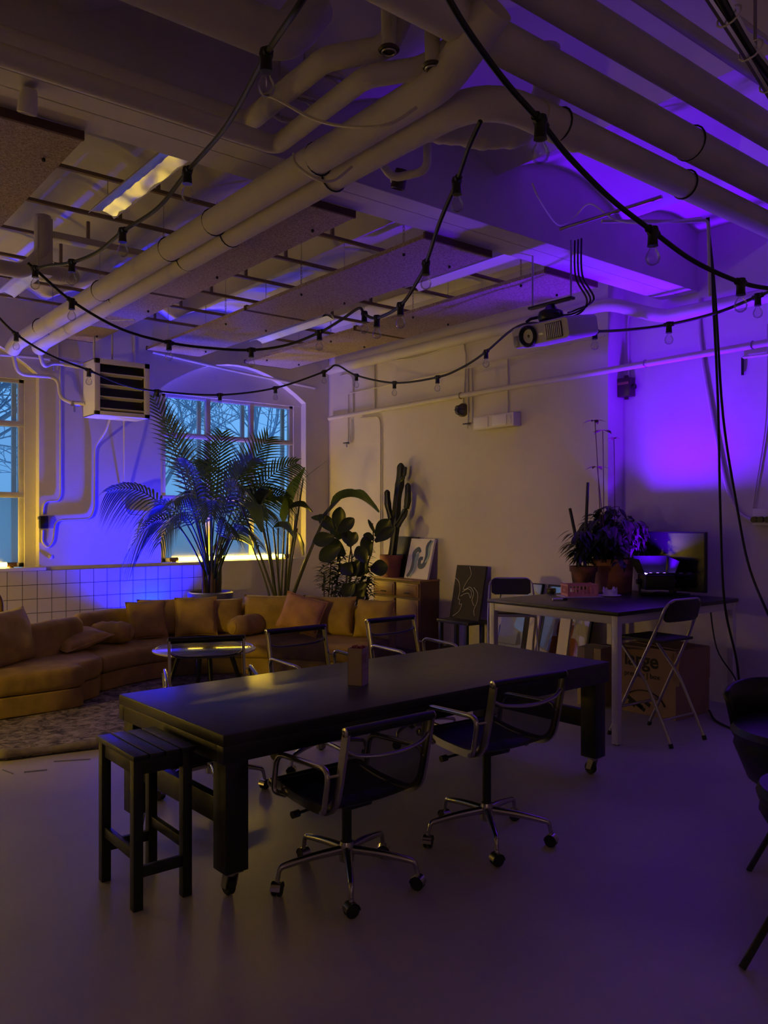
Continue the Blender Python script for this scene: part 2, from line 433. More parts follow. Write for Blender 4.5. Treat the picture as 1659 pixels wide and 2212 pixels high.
pipe_with_clips('drain_pipe', [(1.2, 2.40, 3.62), (XR-.01, 2.38, 3.57)], .085, 'second fat drain pipe, beside the lowest at the ceiling', [((4.0, 2.39, 3.6), (1, 0, 0))])
pipe_with_clips('drain_pipe', [(1.0, 2.26, 3.80), (XR-.01, 2.22, 3.74)], .08, 'third fat drain pipe, highest of the three at the ceiling', [])
pipe_with_clips('drain_pipe', bend([(X0+.02, 3.22, 3.78), (2.0, 3.2, 3.78), (2.15, 3.2, 4.0)], .1), .10, 'wide dim pipe high at the top left of the ceiling', [])
pipe('water_pipe', [(2.4, 2.08, 3.86), (XR-.01, 2.04, 3.82)], .030, 'thin white water pipe right of the fat drain pipes')
pipe('conduit_pipe', bend([(3.3, 1.98, 4.0), (3.3, 1.93, 3.9), (XR-.01, 1.90, 3.88)], .05), .014, 'thinnest conduit at the top right of the ceiling')
pipe('conduit_pipe', [(3.0, 1.72, 3.9), (XR-.01, 1.66, 3.9)], .017, 'thin conduit next to the bundled cables at the top right')
t = thing('cable_bundle', 'bundle of tied cables on a tray at the top right corner', 'cable', (3.2, 1.35, 3.55))
a0, a1 = pd(1515, -60, 3.1)-V((3.2, 1.35, 3.55)), pd(1700, 230, 3.5)-V((3.2, 1.35, 3.55))
for i in range(5):
    o_ = V((.03*math.cos(i*1.3), .03*math.sin(i*1.3), .025*math.sin(i*2.1)))
    k = B(); k.tube(cr([a0+o_, (a0+a1)/2+o_*.6+V((0, 0, -.02)), a1+o_*1.2], 6), .013, 6); k.build('cable', 'plastic' if i % 2 else 'steel', t)
k = B(); k.cyl(a0.lerp(a1, .6), a0.lerp(a1, .6)+V((0, 0, 1.0)), .008, n=6); k.build('hanger', 'steel', t)
for s in (.3, .55, .8):
    c = a0.lerp(a1, s); k = B(); q, e = frame_of(a1-a0)
    k.tube([c+q*.05*math.cos(2*PI*i/12)+e*.05*math.sin(2*PI*i/12) for i in range(12)], .004, 5, closed=True); k.build('cable_tie', 'white', t)
# pipe ends with dark rosettes
for u, v, d, lab in ((840, 112, 3.45, 'left dark drain outlet under the ceiling pipes'), (934, 148, 3.42, 'right dark drain outlet under the ceiling pipes')):
    c = pd(u, v, d); t = thing('pipe_outlet', lab, 'outlet', c)
    k = B(); k.lathe([(0, .016), (.040, .016), (.046, .008), (.038, 0), (.030, .006), (.02, .002), (0, .002)], (0, 0, 0), 20); k.build('cap', 'bakelite', t)
    k = B(); k.tube([(.028*math.cos(2*PI*i/16), .028*math.sin(2*PI*i/16), -.002) for i in range(16)], .005, 6, closed=True); k.build('ring', 'steel', t)
    k = B(); k.cyl((0, 0, .014), (0, 0, .2), .03, .034); k.build('stub', 'pipe', t)
# wrapped flexible duct
b = B(); P = cr([(2.62, 3.05, 3.52), (2.75, 3.0, 3.54), (2.95, 2.9, 3.53), (3.12, 2.8, 3.56), (3.2, 2.7, 3.70), (3.2, 2.7, 3.95)], 10)
b.tube(P, [.074+.003*math.sin(i*1.9)+.004*math.sin(i*.7) for i in range(len(P))], 18)
tag(b.build('flexible_duct', 'lag'), 'wrinkled cloth-wrapped duct near the ceiling above the beam', 'duct')
pipe('elbow_pipe', bend([(2.62, 3.4, 3.60), (2.78, 3.4, 3.42), (2.86, 3.2, 3.42), (2.86, 3.2, 3.7)], .06), .022, 'small bent white pipe below the wrapped duct')
# battens above the hanging panels
M['batten'] = mat('batten_wood', (.30, .22, .15), .8, nscale=4)
k = 0
for Y in (4.72, 5.42, 6.12, 6.82, 7.52, 8.22, 8.9):
    b = B(); b.box((.2, Y-.018, 3.86), (6.45, Y+.018, 3.885), .003)
    for x in (.9, 2.35, 3.82, 5.3): b.box((x-.012, Y-.012, 3.885), (x+.012, Y+.012, 4.06))
    tag(b.build('ceiling_batten', 'batten'), ('nearest', 'second nearest', 'third', 'middle', 'fifth', 'second farthest', 'farthest')[k]+' brown batten under the vaulted ceiling behind the beam', 'batten', 'ceiling battens'); k += 1
# wood wool panels
def panel(x0, x1, y0, y1, z, label):
    t = thing('acoustic_panel', label, 'ceiling panel', ((x0+x1)/2, (y0+y1)/2, z), 0, 'hanging wood wool panels')
    w, l = (x1-x0)/2, (y1-y0)/2
    b = B(); b.box((-w, -l, 0), (w, l, .03)); b.build('board', 'wool', t, smooth=0)
    for s in (-1, 1):
        b = B(); b.box((-w-.004, s*l-.010, -.003), (w+.004, s*l+.010, .045)); b.build('edge_strip', 'rustwood', t, smooth=0)
    for sx in (-.7, .7):
        for by in ((4.72, 6.12) if y0 < 6 else (7.52, 8.9)):
            x, y = sx*w, by-(y0+y1)/2
            k = B(); q = .05
            while q < 3.875-z:
                c = V((x, y, q)); 
                k.tube([c+V((.008*math.cos(2*PI*i/8) if int(q*50) % 2 else 0, 0 if int(q*50) % 2 else .008*math.cos(2*PI*i/8), .017*math.sin(2*PI*i/8))) for i in range(8)], .0025, 4, closed=True); q += .027
            k.build('chain', 'steel', t)
            tt = (((x0+x1)/2+x+.17)/PER) % 1.0; k = B(); k.cyl((x, y, 3.86-z), (x, y, 4.03+.24*(1-(2*tt-1)**2)-z), .003, n=5); k.build('hanging_wire', 'steel', t)
            k = B(); k.tube([(x, y, -.02), (x, y, .06)], .004, 5); k.ball((x, y, -.012), .012, 6); k.build('hook', 'plastic', t)
    return t
for nm, x0, x1 in (('left', .83, 1.48), ('second', 2.60, 3.26), ('third', 3.88, 4.55), ('right', 5.18, 5.85)):
    for ln, y0, y1 in (('near', 4.37, 6.92), ('far', 6.95, 9.28)):
        panel(x0, x1, y0, y1, 3.60, '%s wood wool panel of the %s' % (ln, {'left': 'row at the left edge', 'second': 'row beside the two fat pipes', 'third': 'middle row with bulbs hung below', 'right': 'row nearest the right wall'}[nm]))
# fluorescent fittings
def fitting(c, l, rz, label, foil=False):
    t = thing('tube_light_fitting', label, 'ceiling light', c, rz, 'unlit ceiling light fittings')
    b = B(); b.loft([[(-.09, y, 0), (-.05, y, .055), (.05, y, .055), (.09, y, 0), (.085, y, 0), (.046, y, .045), (-.046, y, .045), (-.085, y, 0)] for y in (-l/2, l/2)]); b.build('housing', 'whitemetal', t, smooth=0)
    b = B(); rows = []
    rr = random.Random(4)
    for i in range(25):
        y = -l/2+.02+(l-.04)*i/24
        rows.append([(-.083+.166*j/6, y, .004+.03*(1-abs(j-3)/3)+rr.uniform(-.004, .004)*(1.3 if foil else .1)) for j in range(7)])
    b.sheet(rows); b.build('diffuser', 'reflector' if foil else 'tube_off', t, smooth=20 if foil else 40)
    for s in (-.4, .4):
        k = B(); k.cyl((0, s*l, .05), (0, s*l, 3.9-c[2]+.0), .0025, n=6); k.build('hanging_wire', 'steel', t)
    return t
fitting((2.02, 5.0, 3.68), 1.2, 0, 'foil-lined light fitting hanging between the beam and the left wood wool panel', True)
fitting((2.04, 7.55, 3.68), 1.25, 0, 'light fitting near the window wall left of the fat pipes')
fitting((4.90, 5.05, 3.70), 1.3, 0, 'long purple-lit light fitting behind the beam above the projector')
fitting((4.92, 7.8, 3.70), 1.5, 0, 'far light fitting between the two right panel rows')
# ventilation pieces left of the fat pipes
t = thing('ventilation_pipe', 'white ventilation pipe with a dropped elbow and ribbed hose left of the fat pipes', 'pipe', (1.9, 6.3, 3.5))
o0 = V((1.9, 6.3, 3.5))
b = B(); b.tube([p-o0 for p in bend([(-1, 6.35, 3.42), (1.72, 6.35, 3.42), (1.84, 6.3, 3.56), (1.84, 6.3, 3.84)], .06)], .055, 14); b.build('elbow_run', 'pipe', t)
b = B(); b.box((-.11, -.04, -.1), (.0, .05, .32), .004); b.build('bracket', 'pipe', t)
b = B(); P = [V((1.85, 6.35, 3.44))-o0+V((.28, .15, .05))*(i/30) for i in range(31)]; b.tube(P, [.05+.010*(i % 3 == 0) for i in range(31)], 14); b.build('ribbed_hose', 'lag', t)
b = B(); b.box((.0, -.05, .18), (.75, .05, .23), .004); b.build('rail', 'pipe', t)
# spotlights on the beam
for c, lab in ((pd(60, 225, 3.9), 'small white spotlight on the beam at the left edge'), (pd(862, 392, 4.95), 'small dark spotlight on the face of the beam')):
    t = thing('spotlight', lab, 'spotlight', c)
    k = B(); k.cyl((0, 0, .0), (.0, .06, .03), .02); k.build('bracket', 'white', t)
    k = B(); k.lathe([(.0, .07), (.035, .07), (.042, .03), (.045, -.04), (.04, -.045), (.034, -.02), (0, -.02)], (0, 0, 0), 18, Euler((.35, 0, 0)).to_matrix()); k.build('lamp_head', 'white' if c.x < 2 else 'bakelite', t)

# loose cables draped over the fat pipes, and coils above them
def drape(pts, r, label, mt='pipe'):
    b = B(); b.tube(cr(pts, 8), r, 6); tag(b.build('draped_cable', mt), label, 'cable')
drape([pd(418, 478, 5.5), pd(450, 484, 5.25), pd(500, 482, 5.2), pd(560, 462, 5.0), pd(610, 438, 5.0)], .007, 'thin white cable draped under the fat pipes beside the second panel row')
drape([pd(308, 562, 6.6), pd(340, 574, 6.4), pd(390, 576, 6.3), pd(425, 560, 6.3)], .007, 'thin white cable draped under the fat pipes farther back')
drape([pd(634, 332, 4.1), pd(640, 355, 4.0), pd(680, 385, 3.95), pd(720, 390, 4.0), pd(760, 360, 4.1)], .007, 'white cable looped under the fat pipes below the beam')
drape([pd(568, 205, 3.9), pd(600, 215, 3.55), pd(680, 258, 3.45), pd(760, 274, 3.3), pd(840, 268, 3.2), pd(900, 232, 3.2)], .007, 'long white cable slung across the elbow pipes')
drape([pd(205, 665, 7.9), pd(235, 690, 7.7), pd(290, 690, 7.6)], .006, 'white cable loop at the far end of the fat pipes')
for u, v, d, lab in ((685, 190, 4.3, 'right coil of dark cable stored above the elbow pipes'), (630, 238, 4.3, 'left coil of dark cable stored above the elbow pipes')):
    c = pd(u, v, d); t = thing('cable_coil', lab, 'cable', c)
    for i in range(5):
        k = B(); q = .115+.008*i; k.tube([(q*math.cos(2*PI*j/28)*1.1, q*math.sin(2*PI*j/28), .012*(i % 3)+.01*math.sin(j*.7+i)) for j in range(28)], .007, 5, closed=True); k.build('cable_loop', 'steel' if i % 2 else 'lag', t)
    k = B(); k.cyl((0, .12, 0), (0, .12, .35), .005, n=6); k.build('hanger', 'steel', t)
# ================================================================== WALL SERVICES
def conduit(pts, r, label, mt='pipe', curve=0, cat='conduit', name='wall_conduit', group=None):
    P = cr(pts, curve) if curve else bend(pts, .07)
    b = B(); b.tube(P, r, 8)
    return tag(b.build(name, mt), label, cat, group)
yl = YW-.016
def L_(u, v, off=0): p = pY(u, v, YW-.02-off); return p
conduit([L_(130, 790), L_(131, 1070), L_(125, 1082), L_(95, 1082), L_(92, 1112)], .012, 'white conduit running down to the black socket by the left window')
conduit([L_(237, 905, .25), L_(230, 930, .1), L_(205, 965), L_(204, 1100), L_(195, 1120), L_(120, 1124), L_(115, 1170), L_(104, 1184), L_(91, 1172), L_(92, 1145)], .012, 'white cable looping below the heater to the black socket')
conduit([L_(268, 905, .2), L_(268, 1090), L_(275, 1112), L_(335, 1116)], .011, 'third white conduit under the heater, nearest the palm')
conduit([L_(330, 760), L_(500, 800), L_(680, 838)], .018, 'white pipe high on the wall over the arched window', name='wall_pipe')
conduit([L_(0, 766), L_(80, 772), L_(180, 786)], .016, 'white pipe high on the wall left of the heater', name='wall_pipe')
conduit([L_(290, 720), L_(291, 790)], .014, 'short vertical conduit above the heater')
conduit([L_(125, 745), L_(125, 800)], .010, 'short conduit beside the heater feed pipes')
# heater feed pipes
for p, lab in (([(2.38, 9.2, 3.38), (2.44, 9.25, 3.15), pY(125, 815, 9.3), pY(130, 860, 9.28), pY(160, 872, 9.15), pY(185, 872, 9.0)], 'lower bent feed pipe from the fat pipes to the heater'),
               ([(2.56, 8.9, 3.36), (2.62, 8.95, 3.2), pY(115, 783, 9.1), pY(185, 795, 9.0)], 'upper bent feed pipe from the fat pipes to the heater')):
    t = thing('feed_pipe', lab, 'pipe', p[0]); o0 = V(p[0])
    k = B(); k.tube([q-o0 for q in bend(p, .1)], .02, 10); k.build('pipe_run', 'pipe', t)
    q = V(p[-2])-o0; k = B(); k.cyl(q+V((-.03, 0, 0)), q+V((.06, 0, 0)), .032, n=10); k.cyl(q, q+V((0, -.02, -.09)), .012, n=8); k.build('valve', 'steel', t)
# unit heater with louvres
t = thing('fan_heater', 'white box heater with dark louvres hung on the window wall', 'heater', (3.37, 8.70, 2.72))
W, Hh, D = .60, .60, .37
b = B(); fr = .055
b.box((-W/2, .02, 0), (-W/2+.012, D, Hh), .003); b.box((W/2-.012, .02, 0), (W/2, D, Hh), .003)
b.box((-W/2, .02, 0), (W/2, D, .012), .003); b.box((-W/2, .02, Hh-.012), (W/2, D, Hh), .003); b.box((-W/2, D-.012, 0), (W/2, D, Hh), .003)
b.build('casing', 'white', t)
b = B(); b.box((-W/2-.004, -.005, 0), (W/2+.004, .02, fr*.8), .003); b.box((-W/2-.004, -.005, Hh-fr*1.0), (W/2+.004, .02, Hh), .003)
b.box((-W/2-.004, -.005, 0), (-W/2+fr, .02, Hh), .003); b.box((W/2-fr, -.005, 0), (W/2+.004, .02, Hh), .003); b.build('front_frame', 'white', t)
for i in range(4):
    z = .065+i*.125
    b = B(); b.obox((0, .035, z), (W-2*fr, .085, .006), (math.radians(-14), 0, 0)); b.build('louvre', 'white', t)
b = B(); b.box((-W/2+.02, .12, .02), (W/2-.02, .13, Hh-.02)); b.build('inner_grille', 'black', t)
for s in (-.22, -.02):
    b = B(); b.cyl((s, .25, Hh), (s, .25, Hh+.55), .012, n=8); b.build('hanger', 'pipe', t)
# black socket by left window
t = thing('wall_socket', 'black surface socket on the window wall beside the left window', 'socket', L_(93, 1142))
b = B(); b.box((-.045, -.05, .0), (.045, .018, .14), .012); b.build('socket_body', 'plastic', t)
b = B(); b.lathe([(0, 0), (.03, 0), (.034, .012), (.02, .016), (0, .016)], (0, -.05, .07), 18, Euler((PI/2, 0, 0)).to_matrix()); b.build('socket_face', 'black', t)
b = B(); b.box((-.055, -.03, .10), (-.045, .018, .135), .003); b.build('clip', 'steel', t)
t = tag(B().lathe([(.025, 0), (.025, .012), (.012, .02), (0, .02)], L_(110, 1203)+V((0, .021, 0)), 14, Euler((PI/2, 0, 0)).to_matrix()).build('cable_rosette', 'white'), 'small white round cable rosette on the window wall under the socket', 'rosette')
# window light tubes
for x0, x1, nm in ((4.28, 6.0, 'behind the palm'), (1.35, 2.50, 'of the left window'), (-2.3, -.8, 'of the window beyond the left edge')):
    t = thing('light_tube', 'glowing yellow light tube on the window sill '+nm, 'light tube', ((x0+x1)/2, YW+.06, 1.085))
    l = (x1-x0)/2
    b = B(); b.cyl((-l+.09, 0, .035), (l-.09, 0, .035), .023, n=16); b.build('tube', emis('yellow_tube_glow', (1.0, .62, .026), 98), t)
    for s in (-1, 1):
        b = B(); b.cyl((s*(l-.10), 0, .035), (s*l, 0, .035), .024, n=14); b.box((s*(l-.05)-.02, -.02, 0), (s*(l-.05)+.02, .02, .03), .003); b.build('end_cap', 'rattan', t)
# blue flood lamp body on the floor behind the sofa
# ---------------- right wall
def R_(u, v, off=0): return pX(u, v, XW-.02-off)
def RR(u, v, off=0): return pX(u, v, XR-.02-off)
pa, pb = pX(690, 908, XW-.05), pX(1700, 730, XW-.05)
z_ = 2.62
t = thing('wall_pipe', 'long white pipe running along the right wall at head height over the plants', 'pipe', (XW-.06, 9.35, pa.z))
b = B(); b.cyl((0, 0, 0), (0, -10.5, pb.z-pa.z+.0), .030, n=12); b.build('pipe_run', 'pipe', t)
for y in (-2.6, -5.0, -6.0):
    k = B(); k.tube([(.034*math.cos(2*PI*i/14), y, .034*math.sin(2*PI*i/14)+(pb.z-pa.z)*(-y/10.5)) for i in range(14)], .006, 5, closed=True); k.box((.03, y-.01, (pb.z-pa.z)*(-y/10.5)-.01), (.06, y+.01, (pb.z-pa.z)*(-y/10.5)+.01)); k.build('pipe_clip', 'steel', t)
# cornice pipe with a jog
zc = 3.66
pipe('cornice_pipe', bend([(XW-.10, 9.3, zc), (XW-.10, 4.72, zc-.02), (XR-.09, 4.30, zc-.19), (XR-.09, Y0, zc-.25)], .12), .062, 'fat white pipe under the ceiling along the right wall with a jog by the beam', mt='pipe')
conduit([R_(735, 812), R_(753, 808), R_(762, 815), R_(763, 900)], .010, 'curved thin conduit near the room corner')
conduit([R_(805, 783), R_(809, 790), R_(810, 890)], .010, 'straight thin conduit second from the room corner')
conduit([R_(780, 903), R_(818, 900), R_(822, 915), R_(822, 1250)], .011, 'long conduit dropping down the right wall behind the cactus')
conduit([R_(811, 780), R_(900, 772), R_(990, 742), R_(1004, 755), R_(1006, 790), R_(1000, 870)], .010, 'curved cable arching down to the round lamp on the right wall', curve=5)
conduit([R_(1010, 795), R_(1011, 915)], .008, 'left of two straight conduits beside the round wall lamp')
conduit([R_(1019, 795), R_(1020, 915)], .008, 'right of two straight conduits beside the round wall lamp')
conduit([R_(1097, 775), R_(1097, 895)], .008, 'thin conduit above the emergency light on the right wall')
conduit([R_(755, 850), R_(1000, 797), R_(1306, 725)], .008, 'thin cable slanting along the right wall above the long pipe')
conduit([R_(752, 852), R_(752, 955)], .007, 'left of the two short pipes ending in a tap near the corner')
conduit([R_(760, 905), R_(760, 955)], .007, 'right of the two short pipes ending in a tap near the corner')
conduit([RR(1312, 720), RR(1312, 865)], .010, 'purple-lit conduit at the corner of the wall recess')
conduit([RR(1361, 670), RR(1356, 695), RR(1358, 822)], .010, 'purple-lit conduit down to the rusty box')
conduit([RR(1513, 645), RR(1514, 750), RR(1560, 1010), RR(1590, 1100), RR(1625, 1125)], .016, 'white flexible conduit hanging down the purple wall to the socket box', curve=6)
conduit([RR(1658, 700), RR(1655, 900), RR(1630, 1070), RR(1628, 1110), RR(1638, 1130)], .008, 'thin white cable down to the socket box at the right edge', curve=5)
for u, v, off, lab in ((754, 958, 0, 'small dark tap on the right wall near the corner'), (1015, 917, 0, 'small dark tap on the right wall under the round lamp'), (1317, 869, 0, 'small dark tap at the wall recess'), ):
    t = thing('wall_tap', lab, 'tap', (RR if u > 1310 else R_)(u, v))
    k = B(); k.cyl((0, 0, 0), (-.05, 0, 0), .012, n=10); k.cyl((-.04, 0, 0), (-.04, 0, -.05), .009, n=8); k.build('spout', 'steel', t)
    k = B(); k.obox((-.05, 0, .006), (.016, .12, .014), None, .003); k.build('lever', 'black', t)
t = thing('wall_tap', 'small hooked tap high on the purple wall at the right edge', 'tap', RR(1604, 775))
k = B(); k.cyl((0, -.3, 0), (0, 0, .01), .012, n=8); k.build('spout', 'white', t); k = B(); k.cyl((0, 0, .01), (0, 0, -.14), .012, n=8); k.build('lever', 'black', t)
# round dark lamp on the wall
t = thing('bulkhead_lamp', 'round dark caged lamp on the right wall below the long pipe', 'wall lamp', R_(999, 886))
Rm = Euler((0, -PI/2, 0)).to_matrix()
k = B(); k.lathe([(0, 0), (.075, 0), (.078, .03), (.06, .045), (0, .045)], (0.02, 0, 0), 20, Rm); k.build('base', 'bakelite', t)
k = B(); k.lathe([(.055, .045), (.05, .085), (.03, .11), (0, .115)], (0.02, 0, 0), 18, Rm); k.build('globe', 'bulb', t)
for i in range(3):
    a = i*PI/3; k = B(); k.tube([(-.025-.085*math.sin(PI*j/10), .062*math.cos(PI*j/10)*math.cos(a), .062*math.cos(PI*j/10)*math.sin(a)) for j in range(11)], .004, 5); k.build('cage_wire', 'plastic', t)
# emergency light with two squares
t = thing('emergency_light', 'white box with two square lamps on the right wall', 'emergency light', R_(1078, 912))
k = B(); k.box((-.10, -.30, -.07), (.0205, .30, .075), .008); k.build('housing', 'white', t)
for y in (.17, -.10):
    k = B(); k.box((-.108, y-.105, -.055), (-.099, y+.105, .06), .006); k.build('lens', 'tube_off', t)
k = B(); k.box((-.105, -.27, -.05), (-.099, -.22, .05), .003); k.build('side_plate', 'whitemetal', t)
# rusty box
t = thing('junction_box', 'dark old junction box on the purple wall', 'box', RR(1357, 838))
k = B(); k.box((-.08, -.07, -.09), (.018, .07, .09), .008); k.build('box_body', 'bakelite', t)
k = B(); k.box((-.088, -.06, .025), (-.079, .06, .05), .002); k.build('label_plate', 'oak', t)
for z in (-.105, .095):
    k = B(); k.cyl((-.03, 0, z-.01), (-.03, 0, z+.02), .022, n=10); k.build('gland', 'bakelite', t)
k = B(); k.cyl((-.03, -.07, .0), (-.03, -.10, .0), .025, n=10); k.build('knob', 'plastic', t)
# socket box at right edge
t = thing('socket_box', 'white wall box with dark plugs at the right edge', 'socket', RR(1650, 1117))
k = B(); k.box((-.05, -.12, -.07), (.018, .075, .07), .006); k.build('socket_body', 'white', t)
for y in (.045, -.01, -.07):
    k = B(); k.cyl((-.05, y, -.02), (-.09, y, -.022), .026, n=14); k.build('plug', 'plastic', t)
# cables dangling at the right
def hang(pts, r, label, mt='rubber', n=6):
    b = B(); b.tube(cr(pts, n), r, 7); return tag(b.build('hanging_cable', mt), label, 'cable')
hang([pd(1530, 470, 5.6), pd(1540, 640, 5.7), pd(1551, 870, 5.9), pd(1556, 1100, 6.0), pd(1565, 1300, 6.2), pd(1590, 1420, 6.3), pd(1602, 1500, 6.45), V((5.95, 3.02, .02)), V((6.1, 3.4, .012)), V((6.35, 3.62, .03))], .009, 'left black cable hanging from the ceiling to the floor by the white table')
hang([pd(1528, 470, 5.6), pd(1545, 640, 5.75), pd(1562, 900, 5.9), pd(1593, 1100, 6.0), pd(1620, 1230, 6.0), pd(1670, 1350, 5.8), pd(1740, 1500, 5.6)], .009, 'right black cable hanging from the ceiling and swinging out at the right edge')
hang([pd(1533, 1303, 6.75), pd(1548, 1400, 6.55), pd(1585, 1460, 6.5), pd(1598, 1492, 6.4)], .006, 'short black cable dropping from the white table to the wall side')
hang([pd(1150, 395, 5.3), pd(1165, 430, 5.35), pd(1205, 485, 5.6), pd(1240, 470, 5.7), pd(1275, 440, 5.6), pd(1330, 475, 5.5), pd(1400, 482, 5.4), pd(1515, 470, 5.6)], .006, 'white cable looping along the purple-lit ceiling above the projector', 'white')
pipe('conduit_pipe', [pd(1210, 495, 5.75), pd(1430, 425, 5.3)], .014, 'dark bar slanting across the purple ceiling above the projector', mt='steel')
pipe('conduit_pipe', bend([pd(1300, 478, 5.5), pd(1500, 478, 5.6), pd(1530, 475, 5.6), pd(1534, 640, 5.7)], .12), .012, 'white bent conduit at the ceiling over the right wall')
# ================================================================== PROJECTOR
t = thing('projector', 'grey ceiling projector with a round lens hanging above the white table', 'projector', (4.92, 4.06, 2.94), math.radians(0))
k = B(); k.loft([[(x, y*(1 if abs(x) < .16 else .985), z+.09) for y, z in rrect(.54, .16 if abs(x) < .16 else .145, .03)] for x in (-.175, -.155, .155, .175)]); pj = k.build('housing', mat('projector_grey', (.50, .48, .50), .45), t)
Rm = Euler((0, -PI/2, 0)).to_matrix()
k = B(); k.lathe([(.082, .19), (.082, .235), (.068, .245), (.060, .235), (.045, .20), (.0, .19)], (.04, .11, .085), 26, Rm); k.build('lens_ring', 'plastic', t)
k = B(); k.lathe([(.052, .20), (.03, .212), (0, .217)], (.04, .11, .085), 20, Rm); k.build('lens_glass', 'screen', t)
k = B(); k.box((-.179, -.21, .03), (-.166, -.055, .145), .004); k.build('vent_frame', 'black', t)
for i in range(9):
    k = B(); y = -.20+i*.017; k.box((-.186, y-.0035, .035), (-.174, y+.0035, .14)); k.build('vent_slat', 'whitemetal', t)
k = B(); k.box((-.179, .205, .02), (-.16, .26, .11), .01); k.build('corner_window', mat('smoked_panel', (.25, .24, .25), .3), t)
k = B(); k.box((-.177, -.03, .075), (-.1745, .01, .088)); k.build('badge', 'steel', t)
for ch in t.children:
    ch.location = V((-.0, 0, .09))-Euler((0, -.2, 0)).to_matrix()@V((0, 0, .09)); ch.rotation_euler = (0, -.2, 0)
k = B(); k.lathe([(.09, .175), (.10, .20), (.09, .24), (.05, .26), (.03, .29), (0, .29)], (-.02, .02, 0), 18); k.obox((-.02, .02, .305), (.05, .42, .02), None, .004); k.build('mount', 'plastic', t)
for sx, sy in ((-.1, -.13), (-.1, .15), (.1, 0)):
    k = B(); k.tube([(-.02, .02, .22), (sx, sy, .2), (sx*1.2, sy*1.2, .175)], .012, 6); k.build('mount_arm', 'plastic', t)
for y in (-.17, .2):
    k = B(); k.cyl((-.02, y, .29), (-.02, y, .735), .007, n=8); k.build('hanging_rod', 'steel', t)
for i in range(3):
    k = B(); y = -.22-.03*i; k.tube(cr([(-.03, .05-.1*i, .2), (.05, -.15, .19+.02*i), (.0, y-.08, .26), (-.03, y, .45), (.0, y+.03, .73)], 6), .007, 6); k.build('cable', 'plastic', t)
# ================================================================== STRING LIGHTS
def bulb_proto():
    pass
def string_light(label, pts, bulbs, r=.011, n=8, scale=1.0):
    """pts: cable knots in space; bulbs: indices of knots which carry a socket"""
    pts = [V(p) for p in pts]; o0 = V(pts[0])
    t = thing('string_light', label, 'string lights', o0, 0, 'festoon strings under the ceiling')
    b = B(); b.tube(cr([p-o0 for p in pts], n), r, 7); b.build('cable', 'rubber', t)
    for i in bulbs:
        p = pts[i]-o0; d = (pts[min(i+1, len(pts)-1)]-pts[max(i-1, 0)]).normalized()
        s = scale
        k = B(); k.lathe([(.0, .018*s), (.022*s, .018*s), (.026*s, .0), (.020*s, -.018*s), (.022*s, -.055*s), (.024*s, -.062*s), (0, -.062*s)], p, 14)
        k.tube([p-d*.035*s, p+d*.035*s], .018*s, 8)
        so = k.build('socket', 'plastic', t)
        q = p+V((0, 0, -.062*s))
        k = B(); k.lathe([(.013*s, .004), (.014*s, -.012*s), (.028*s, -.034*s), (.032*s, -.052*s), (.026*s, -.072*s), (.012*s, -.082*s), (0, -.084*s)], q, 14); k.build('bulb', 'bulb', so)
    return t
D3 = pd
string_light('near left string of clear bulbs sagging from top centre to the left wall',
    [D3(690, -60, 2.5), D3(640, 20, 2.55), D3(575, 118, 2.9), D3(490, 270, 3.5), D3(405, 370, 4.0), D3(340, 450, 4.35), D3(265, 500, 4.7), D3(210, 545, 5.0), D3(155, 567, 5.25), D3(110, 573, 5.5), D3(76, 580, 5.7)], [2, 4, 6, 8, 10])
string_light('middle string of clear bulbs drooping below the wood wool panels',
    [D3(60, 568, 5.7), D3(85, 590, 5.75), D3(155, 650, 6.0), D3(260, 710, 6.3), D3(365, 740, 6.6), D3(455, 752, 6.8), D3(543, 756, 6.9), D3(620, 745, 6.8), D3(690, 718, 6.6), D3(735, 692, 6.4), D3(775, 666, 6.2), D3(787, 678, 6.0), D3(814, 687, 5.7), D3(865, 660, 5.2), D3(900, 610, 4.9), D3(920, 570, 4.65), D3(950, 480, 4.2), D3(987, 392, 3.9), D3(1012, 320, 3.65), D3(1038, 262, 3.5)], [2, 4, 6, 8, 11, 12, 13, 15, 17])
string_light('far string of small bulbs running low across both walls',
    [D3(-15, 672, 7.3), D3(35, 722, 7.5), D3(110, 768, 7.8), D3(192, 800, 8.1), D3(265, 830, 8.4), D3(340, 845, 8.7), D3(475, 853, 9.2), D3(595, 838, 9.6), D3(700, 803, 9.9), D3(727, 789, 10.0), D3(770, 811, 9.7), D3(852, 827, 9.1), D3(945, 815, 8.4), D3(1000, 793, 8.0), D3(1050, 760, 7.6), D3(1110, 710, 7.2), D3(1160, 698, 7.0), D3(1240, 715, 6.7), D3(1285, 716, 6.5), D3(1360, 712, 6.2), D3(1445, 701, 6.0), D3(1550, 675, 5.7), D3(1637, 640, 5.5), D3(1700, 615, 5.3)], [1, 3, 5, 6, 7, 8, 10, 11, 12, 14, 18, 20, 22])
string_light('near right string of clear bulbs crossing in front of the drain pipes',
    [D3(940, -60, 2.4), D3(1000, 50, 2.5), D3(1090, 175, 2.7), D3(1167, 262, 2.85), D3(1230, 340, 3.05), D3(1320, 430, 3.3), D3(1410, 500, 3.5), D3(1500, 565, 3.75), D3(1600, 610, 4.0), D3(1670, 624, 4.2), D3(1740, 630, 4.4)], [3, 6, 8])
